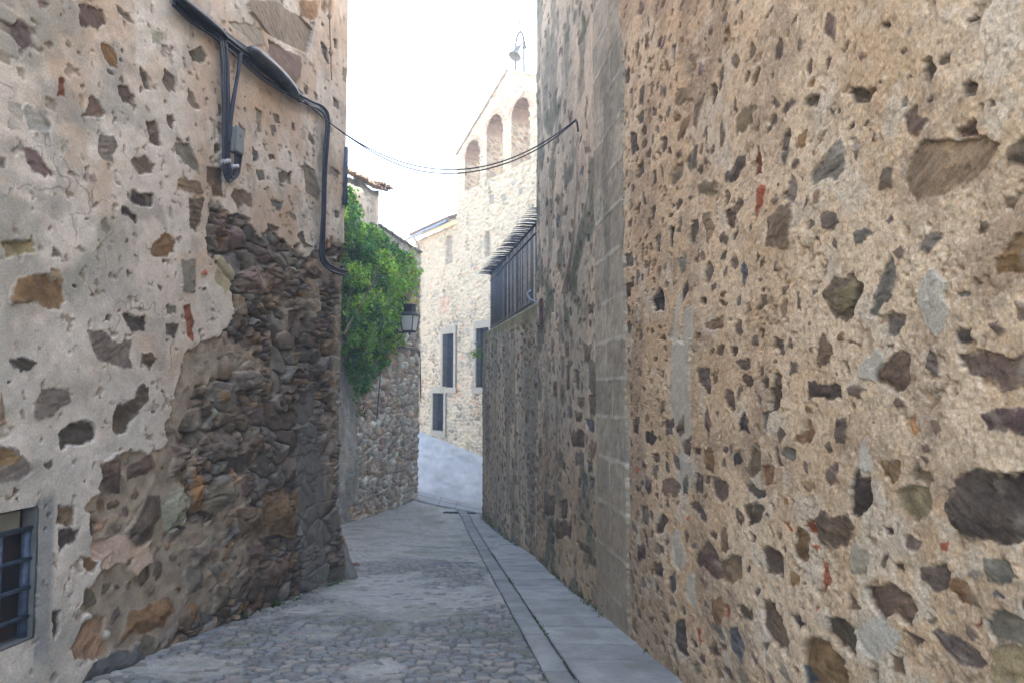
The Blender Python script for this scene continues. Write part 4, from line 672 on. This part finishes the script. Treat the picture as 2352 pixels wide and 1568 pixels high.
for i, w_ in enumerate(WIN):
    f = MB(); t = .19
    for (a, b, c_, d) in ((w_[0]-t, w_[0], w_[2], w_[3]), (w_[1], w_[1]+t, w_[2], w_[3]), (w_[0]-t, w_[1]+t, w_[3], w_[3]+.3), (w_[0]-t-.06*(i < 2), w_[1]+t+.06*(i < 2), w_[2]-.25, w_[2])): f.prism(foot(CW, a, b, .05, -.3), c_, d)
    wi = f.build('window', M['frame'], ch); MB().prism(foot(CW, w_[0]-.02, w_[1]+.02, -.2, -.26), w_[2]-.02, w_[3]+.02).build('pane', M['pane'], wi)
    f = MB()
    for k in range(9): a = w_[0]+.05+k*(w_[1]-w_[0]-.1)/8; f.tube([CW.p(a, w_[2], .0), CW.p(a, w_[3], .0)], .015, 5)
    for k in range(1, 5 if i < 2 else 3): z = w_[2]+(w_[3]-w_[2])*k/(5 if i < 2 else 3); f.tube([CW.p(w_[0], z, .0), CW.p(w_[1], z, .0)], .016, 5)
    f.build('grille', M['iron'], wi)
# bell frame and bell
fo = -.5; fs = (CW.px(1184, 161, fo)[0], CW.px(1203.5, 161, fo)[0]); fz = CW.px(1193, 163, fo)[1]
bf = empty('bell_stand', CW.p(fs[0], fz, fo), 'thin iron arch with a small cross standing on the peak of the church gable', 'bell stand')
topz = CW.px(1197, 72, fo)[1]; mid = (fs[0]+fs[1])/2; hw = abs(fs[0]-fs[1])/2
sprz = topz-.62
arc = [(mid+hw, fz-.3), (mid+hw, sprz)]+[(mid+hw*math.cos(t), sprz+.62*math.sin(t)) for t in np.linspace(.15, math.pi-.15, 14)]+[(mid-hw, sprz), (mid-hw, fz-.4)]
MB().tube([CW.p(a, z, fo) for a, z in arc], .045, 7).build('arch', M['iron'], bf)
f = MB().tube([CW.p(mid, topz-.02, fo), CW.p(mid, topz+.62, fo)], [.02, .012], 6).tube([CW.p(mid-.14, topz+.42, fo), CW.p(mid+.14, topz+.42, fo)], .018, 6).tube([CW.p(mid-.09, topz+.34, fo), CW.p(mid+.09, topz+.5, fo)], .02, 5); f.build('cross', M['iron'], bf)
bz = CW.px(1197, 105, fo)[1]
f = MB().tube([CW.p(mid-.3, bz+.02, fo), CW.p(mid+.3, bz+.02, fo)], .03, 7).tube([CW.p(mid-.36, bz-.22, fo), CW.p(mid-.36, bz+.02, fo)], [.09, .05], 7)
f.tube([CW.p(mid-.40, bz+.12+.1*math.sin(t), fo+.1*math.cos(t)) for t in np.linspace(0, 2*math.pi, 14)], .025, 6); f.build('yoke', M['iron'], bf)
prof = [(.001, 0), (.06, 0), (.10, -.03), (.125, -.12), (.14, -.25), (.165, -.36), (.21, -.44), (.235, -.47), (.215, -.475), (.15, -.36), (.10, -.10), (.001, -.05)]
bl = MB().lathe(prof, 24).build('bell', M['bronze']); bl.location = CW.p(mid+.0, bz, fo); bl.scale = (1.15, 1.15, 1.15)
ax = Vector((-.55, -.35, 0)); bl.rotation_euler = Vector((.40, .30, 1)).to_track_quat('Z', 'Y').to_euler(); tag(bl, 'small bronze bell tilted to the left inside the thin iron arch on the gable', 'bell')
# ------------------------------------------------------------------ leaves
def leaves(name, pos, size, col, parent, drop=.0):
    n = len(pos); pos = np.asarray(pos); d = RS.randn(n, 3); d[:, 2] -= drop; d /= np.linalg.norm(d, axis=1)[:, None]
    u = RS.randn(n, 3); u -= d*(u*d).sum(1)[:, None]; u /= np.linalg.norm(u, axis=1)[:, None]; w_ = np.cross(d, u)
    L = (np.asarray(size)*(.7+.6*RS.rand(n)))[:, None]; a = pos-d*L*.5; tip = pos+d*L*.5; lf = pos+u*L*.36+w_*L*.12; rt = pos-u*L*.36+w_*L*.12
    V = np.stack([a, rt, tip, lf], 1).reshape(-1, 3); q = np.arange(4*n).reshape(n, 4)
    return rawmesh(name, V, q, np.repeat(col, 4, 0), M['leaf'], parent, False)
def leafcol(n, base, jit=.35):
    c = np.array(base)*(1-jit+2*jit*RS.rand(n))[:, None]; c[:, 0] *= .8+.5*RS.rand(n); return c
from mathutils.geometry import tessellate_polygon
def inpoly(x, y, P): return polysd(np.array([float(x)]), np.array([float(y)]), P)[0]
IVY = [(770, 500), (794, 452), (812, 448), (836, 500), (866, 525), (900, 552), (932, 570), (950, 600), (946, 640), (938, 680), (930, 710), (922, 745), (915, 778), (892, 800), (880, 815), (858, 822), (845, 850), (820, 838), (795, 815), (770, 800)]
iv = empty('ivy', BW.p(1, 0), 'thick bright green ivy spilling down the rubble wall beyond the left house corner', 'ivy')
pos = []; cols = []; G1 = np.array((.075, .23, .045)); G2 = np.array((.24, .42, .07)); G0 = np.array((.025, .10, .045))
blobs = []
while len(blobs) < 240:
    x, y = random.uniform(770, 955), random.uniform(445, 855); sdv = inpoly(x, y, IVY)
    if sdv < 4: continue
    thick = min(1, sdv/38); o = random.uniform(.02, .1)+thick*random.uniform(.05, .62); rr = random.uniform(.11, .30)*(.55+.45*thick)
    blobs.append((x, y, o, rr, random.random()))
for x, y, o, rr, t in blobs:
    s_, z_ = BW.px(x, y, o); n_ = int(230*(rr/.3)**2); v = RS.randn(n_, 3); v /= np.linalg.norm(v, axis=1)[:, None]; v *= (rr*(.45+.65*RS.rand(n_)**.6))[:, None]
    v[:, 2] *= 1.15; c0 = np.array(BW.p(s_, z_, o)); pp = c0+v
    off = (pp[:, :2]-BW.A)@BW.n; pp = pp[off > .0]; pos.append(pp); base = G1*(1-t)+G2*t if t > .35 else G0*.7+G1*.3
    cols.append(leafcol(len(pp), base, .45))
# loose trailing shoots
for (x0_, y0_, x1_, y1_) in ((835, 845, 838, 890), (820, 850, 815, 920), (850, 840, 856, 870), (800, 830, 804, 880), (880, 810, 872, 850), (935, 590, 962, 628), (930, 640, 968, 622), (925, 700, 950, 716), (905, 770, 928, 792), (945, 585, 955, 690), (805, 455, 800, 432), (900, 742, 934, 748), (905, 725, 930, 716), (912, 700, 936, 708), (908, 735, 940, 736), (870, 822, 892, 838), (895, 790, 905, 806), (840, 880, 834, 900), (940, 660, 958, 652)):
    for t in np.linspace(0, 1, 9):
        s_, z_ = BW.px(x0_+(x1_-x0_)*t+random.gauss(0, 1), y0_+(y1_-y0_)*t, .12); n_ = int(26*(1-.75*t)); pp = np.array(BW.p(s_, z_, .14))+RS.randn(n_, 3)*.085*(1-.55*t); pos.append(pp); cols.append(leafcol(n_, G2 if x0_ > 890 else G1, .4))
pos = np.concatenate(pos); cols = np.concatenate(cols)
n_ = 46; pos = np.concatenate([pos]+[[np.array(BW.p(*BW.px(x, y, .2), .2))] for x, y in zip(RS.uniform(925, 962, n_), RS.uniform(610, 720, n_))]); cols = np.concatenate([cols, np.tile((.62, .52, .03), (n_, 1))]); dry = RS.rand(len(pos)) < .02; cols[dry] = (.22, .13, .05)
szs = .095*(.6+.8*RS.rand(len(pos))); leaves('foliage', pos, szs, cols*1.12, iv, .35)
f = MB()
f.tube(spline(wpts(BW, [(790, 770), (800, 748), (822, 712), (842, 676), (856, 650), (862, 628), (866, 612)], .72), 6), [.035-.0006*k for k in range(37)], 7)
f.build('stem', M['bark'], iv); f = MB()
f.tube(spline(wpts(BW, [(842, 676), (850, 660), (857, 648)], .74), 6), .018, 6); f.build('stem', M['bark'], iv); f = MB()
f.tube(spline(wpts(BW, [(793, 745), (799, 712), (803, 680), (804, 655)], .72), 6), .012, 6); f.build('stem', M['bark'], iv); f = MB()
f.build('stem', M['bark'], iv); f = MB()
f.tube(spline(wpts(BW, [(872, 830), (873, 870), (870, 905), (866, 960)], .05), 6), .018, 6); f.build('stem', M['bark'], iv)
def weed(name, c, n_, rad, size, base, label, squash=.7):
    e = empty(name, c, label, 'plant'); v = RS.randn(n_, 3)*rad*.5; v[:, 2] = np.abs(v[:, 2])*squash*1.4; leaves('foliage', np.array(c)+v, np.full(n_, size), leafcol(n_, base), e)
    f = MB()
    for k in range(5): a = Vector((random.gauss(0, rad*.4), random.gauss(0, rad*.4), rad*.8)); f.tube([Vector(c), Vector(c)+a], .004, 4)
    f.build('stem', M['bark'], e)
weed('wall_plant', FW.p(7.28, 2.45, .10), 160, .26, .06, (.10, .22, .02), 'small bright green plant growing from the end of the mossy fence wall', 1)
weed('wall_plant', BW.p(*BW.px(829, 955, .05), .05), 90, .2, .055, (.05, .13, .02), 'small dark green tuft growing in the rubble wall below the ivy', 1)
for (x, y, n_, rd, lb) in ((640, 1392, 60, .09, 'small green weed at the foot of the crumbling left house corner'), (705, 1345, 40, .07, 'tiny weed by the grey mortar strip at the foot of the left house'), (560, 1420, 30, .06, 'sparse weed tuft in the street edge under the left rubble')):
    q = ghit(x, y); weed('weed', (q[0], q[1], gz(q[1])), n_, rd, .035, (.05, .13, .015), lb)
# ------------------------------------------------------------------ lantern on the rubble house
lo = .62
ls, lz = BW.px(941, 741, lo); c = BW.p(ls, lz, lo); sc_ = 1.0
wl = empty('wall_lantern', BW.p(ls, lz-.4, .0), 'black iron street lantern with milky panes on a wall bracket beside the ivy', 'street lamp')
ang = BW.rot(); ca, sa_ = math.cos(ang), math.sin(ang)
def lp(x, y, z): return Vector((c.x+x*ca-y*sa_, c.y+x*sa_+y*ca, c.z+z))
b0, t0_, H = .15, .215, .25
f = MB(); cr_ = [(-1, -1), (1, -1), (1, 1), (-1, 1)]
for i in range(4):
    x, y = cr_[i]; x2, y2 = cr_[(i+1) % 4]
    f.tube([lp(x*b0, y*b0, -H), lp(x*t0_, y*t0_, H*.85)], .016, 5); f.tube([lp(x*b0, y*b0, -H), lp(x2*b0, y2*b0, -H)], .016, 5); f.tube([lp(x*t0_, y*t0_, H*.85), lp(x2*t0_, y2*t0_, H*.85)], .02, 5)
f.build('lantern_frame', M['black'], wl)
for i in range(4):
    x, y = cr_[i]; x2, y2 = cr_[(i+1) % 4]; k = .97
    me = bpy.data.meshes.new('pane'); me.from_pydata([lp(x*b0*k, y*b0*k, -H), lp(x2*b0*k, y2*b0*k, -H), lp(x2*t0_*k, y2*t0_*k, H*.85), lp(x*t0_*k, y*t0_*k, H*.85)], [], [(0, 1, 2, 3)]); o = link('pane', me, M['milk'], wl)
f = MB(); rg = [[f.bm.verts.new(lp(x*r_, y*r_, z)) for x, y in cr_] for r_, z in ((.225, H*.87), (.13, H*1.25), (.13, H*2.0), (.15, H*2.05), (.15, H*2.15))]
for A_, B_ in zip(rg, rg[1:]):
    for k in range(4): f.bm.faces.new((A_[k], A_[(k+1) % 4], B_[(k+1) % 4], B_[k]))
f.bm.faces.new(rg[-1]); f.bm.faces.new(rg[0][::-1]); f.build('lantern_cap', M['iron'], wl)
f = MB(); wp = lambda o, z: BW.p(ls, z, o)
f.tube([wp(-.03, lz-H-.03), wp(lo, lz-H-.03), wp(lo+.22, lz-H-.03)], .022, 6).tube(spline([wp(.0, lz-H-.5), wp(.12, lz-H-.32), wp(.3, lz-H-.2), wp(.42, lz-H-.05)], 6), .016, 6).tube([wp(lo, lz-H-.12), wp(lo, lz-H+.02)], .03, 6); f.build('bracket', M['black'], wl)
# ------------------------------------------------------------------ cables
def bundle(name, W, px, offs, rad, mat, label, cat, par=None, ends=None, k=8):
    f = MB()
    for j, (du, dv, do) in enumerate(offs):
        pts = []
        for i, (u, v) in enumerate(px):
            wv = math.sin(i*1.7+j*2.1)*1.2; o = .045+do; pts.append(W.p(*W.px(u+du+wv*.5, v+dv+wv, o), o))
        f.tube(spline(pts, k), rad*(1-.12*(j % 3)), 6)
    o = f.build(name, M[mat], par)
    if label: tag(o, label, cat)
    return o
cb = empty('cable_bundle', LW.p(13, 5.3, .05), 'thick black bundle of cables slung across the upper left house wall', 'cable')
bundle('cables', LW, [(395, -18), (420, 4), (455, 36), (500, 72), (545, 106), (590, 138), (640, 178), (690, 222)], [(0, 0, 0), (3, -4, .02), (-3, 4, .01), (0, 8, .02), (4, -8, 0), (-2, 13, 0), (5, 2, .03)], .018, 'black', None, None, cb)
bundle('loose_cables', LW, [(400, 5), (440, 44), (495, 80), (545, 122), (600, 172), (650, 205), (690, 226)], [(0, 0, 0), (-4, 6, .02), (2, 8, .01)], .011, 'black', None, None, cb)
pts = wpts(LW, [(405, -8), (450, 28), (500, 68), (520, 88)], .08); MB().tube(spline(pts, 6), [.05]*10+[.045-.002*k for k in range(9)], 8).build('sleeve', M['black'], cb)
pts = wpts(LW, [(572, 113), (590, 125), (620, 150), (650, 180), (672, 208), (684, 220)], .09); n_ = len(spline(pts, 6)); MB().tube(spline(pts, 6), [.028+.045*min(1, k/5, (n_-1-k)/7)**.7 for k in range(n_)], 10).build('splice_sleeve', mat_plain('black_sleeve', (.07, .08, .085), (.03, .034, .038), 12, .45), cb)
dp = bundle('down_cable', LW, [(690, 222), (715, 236), (738, 246), (751, 262), (753, 290), (749, 340), (746, 400), (744, 470), (741, 540), (740, 580), (748, 602), (768, 616), (797, 626)], [(0, 0, 0), (2, -2, .015), (-3, 3, .01), (3, 4, 0), (-4, 7, .01)], .017, 'blue', 'blue black cables turning down the left house near its corner to the rubble', 'cable')
lpb = bundle('cable_loop', LW, [(503, 74), (511, 130), (513, 200), (514, 280), (514, 350), (517, 395), (526, 414), (536, 405), (541, 380), (543, 352)], [(0, 0, 0), (3, 1, .02), (6, -2, .01), (9, -4, .02), (-1, 3, .02), (12, -6, .01)], .015, 'blue', 'drooping loop of cables hanging below the thick bundle to the grey box', 'cable')
bundle('loose_cable', LW, [(551, 122), (546, 165), (538, 215), (530, 262), (522, 330)], [(0, 0, .02), (3, 0, .03)], .016, 'blue', 'slanting blue grey cable pair running from the bundle behind the grey junction box', 'cable')
jb = empty('junction_box', LW.p(*LW.px(539, 325), .0), 'grey plastic junction box on the left wall at the cable loop', 'junction box')
s0 = LW.px(527, 325, .05)[0]; s1_ = LW.px(545, 325, .05)[0]; z1 = LW.px(537, 298, .05)[1]; z0 = LW.px(537, 354, .05)[1]
f = MB(); bc = LW.p((s0+s1_)/2, (z0+z1)/2, .075); f.box(bc, (s1_-s0, .08, z1-z0), LW.rot(), .012); f.build('box', M['box'], jb)
f = MB(); f.box(LW.p((s0+s1_)/2, (z0+z1)/2+.01, .118), (s1_-s0+.012, .02, z1-z0+.02), LW.rot(), .008); f.build('lid', M['box'], jb)
MB().tube([LW.p((s0+s1_)/2, (z0+z1)/2+.05, .12), LW.p((s0+s1_)/2, (z0+z1)/2+.05, .133)], .018, 10).build('screw', M['slate'], jb)
def band(px, W, r, o): return MB().tube([W.p(*W.px(px[0]-6, px[1], o), o), W.p(*W.px(px[0]+9, px[1]-2, o), o)], r, 6)
band((517, 372), LW, .03, .06).build('cable_tie', mat_plain('white_tie', (.5, .5, .52)), lpb); band((536, 384), LW, .028, .06).build('cable_tie', bpy.data.materials['white_tie'], lpb)
A_ = LW.p(*LW.px(690, 224, .08), .08); B_ = RW.p(*RW.px(1322, 276, .06), .06)
oc = empty('overhead_cable', (A_+B_)/2, 'pair of thin black cables sagging across the lane between the two houses', 'cable')
for j in range(2):
    f = MB(); pts = []
    for k in range(41):
        t = k/40; p = A_.lerp(B_, t); p.z -= (.78+.05*j)*4*t*(1-t); p.x += .03*j*math.sin(t*9); pts.append(p)
    if j == 0:
        # shape the sag so the low point sits nearer the right house, as the weight hangs
        pass
    f.tube(pts, .0085, 5); f.build('strand', M['black'], oc)
f = MB().tube(spline([B_, RW.p(*RW.px(1326, 285, .05), .05), RW.p(*RW.px(1328, 303, .03), .03)], 6), .014, 6); f.build('hook_end', M['black'], oc)
hc = MB().tube(spline(wpts(RW, [(1324, 318), (1326, 400), (1322, 470), (1316, 545), (1307, 610), (1299, 650), (1296, 672)], .06), 6), [.012]*16+[.012+.0016*k for k in range(21)], 8).build('hanging_cable', M['rope']); tag(hc, 'pale mortar coated cable hanging down the grey end of the right house', 'cable')
hk = MB().tube(spline([RW.p(18.1, 3.10, .02), RW.p(18.15, 3.16, .14), RW.p(18.15, 3.26, .18), RW.p(18.2, 3.32, .12)], 6), .018, 7).build('wall_hook', mat_plain('pale_blue_metal', (.35, .42, .55))); tag(hk, 'small pale blue curved hook at the right house edge above the mossy wall', 'hook')
bs, bz_ = RW.px(1243, 722, .03); bo = empty('iron_bolt', RW.p(bs, bz_, .03), 'rusty upright iron strap on the right house just above the mossy wall', 'bolt')
MB().box(RW.p(bs, bz_, .035), (.16, .04, .52), RW.rot(), .008).build('strap', mat_plain('rusty_iron', (.16, .09, .07), (.05, .03, .03), 15), bo); MB().tube([RW.p(bs, bz_-.2, .03), RW.p(bs, bz_-.2, .09)], .02, 6).build('bolt_head', M['iron'], bo)
rp = MB(); pts = wpts(LW, [(756, -20), (757, 40), (758, 70), (760, 123), (761, 160), (762, 185)], .05); rp.tube(spline(pts, 6), .010, 6)
for u_, v_ in ((757, 38), (760, 122)): p = LW.p(*LW.px(u_, v_, .05), .05); rp.tube([p+Vector((0, 0, .05)), p, p-Vector((0, 0, .05))], [.012, .035, .012], 7)
tag(rp.build('rope', M['rope']), 'thin knotted rope hanging on the left house near its upper corner', 'rope')
s_, z_ = LW.px(800, 345); pp = MB().tube([LW.p(16.12, LW.px(800, 478)[1], .0), LW.p(16.14, z_, .0)], .045, 9).build('short_pipe', M['steel']); tag(pp, 'short dark blue pipe fixed upright at the corner edge of the left house', 'pipe')
bundle('wall_wire', BW, [(900, 795), (920, 795), (945, 800), (962, 804), (965, 830), (966, 880), (967, 920)], [(0, 0, 0), (0, 4, 0)], .014, 'black', 'thin dark wires along the rubble house wall below the lantern', 'cable')

# grass and moss in the joints along the wall feet and the kerb
pos = []
for k in range(1500):
    y = random.uniform(4.5, 19); 
    if fbm(np.array([y*.9]), np.array([3.]), 3)[0] < .47: continue
    x = float(wall_x(np.array([y]))[()])-.05-abs(random.gauss(0, .03)); pos.append((x, y, gz(y)+.03+abs(random.gauss(0, .03))))
for k in range(900):
    y = random.uniform(5, 13); x = float(kerb_x(y))+.21+.002*y+random.gauss(0, .012)
    if fbm(np.array([y*1.7]), np.array([8.]), 3)[0] > .5: pos.append((x, y, gz(y)+.02+abs(random.gauss(0, .008))))
for k in range(500):
    y = random.uniform(5, 9.9); x = -4.02+.155*y+.10+abs(random.gauss(0, .04))
    if fbm(np.array([y*1.9]), np.array([18.]), 3)[0] > .56: pos.append((x, y, gz(y)+.02+abs(random.gauss(0, .025))))
tag(leaves('grass', pos, np.full(len(pos), .028), leafcol(len(pos), (.07, .11, .03)), None), 'sparse grass and moss in the joints at the wall feet and kerb', 'grass', kind='stuff')

# thin air volume added to stand in for lens glare down the lane
hb = MB().box((0, 0, 5.75), (320, 320, 21.5)).build('glare_haze', None)
m = bpy.data.materials.new('glare_haze'); m.use_nodes = True; n = m.node_tree; n.nodes.clear(); o_ = n.nodes.new('ShaderNodeOutputMaterial'); v_ = n.nodes.new('ShaderNodeVolumePrincipled')
v_.inputs['Density'].default_value = .0065; v_.inputs['Color'].default_value = (.94, .97, 1, 1); n.links.new(v_.outputs[0], o_.inputs['Volume']); hb.data.materials.append(m); tag(hb, kind='stuff')
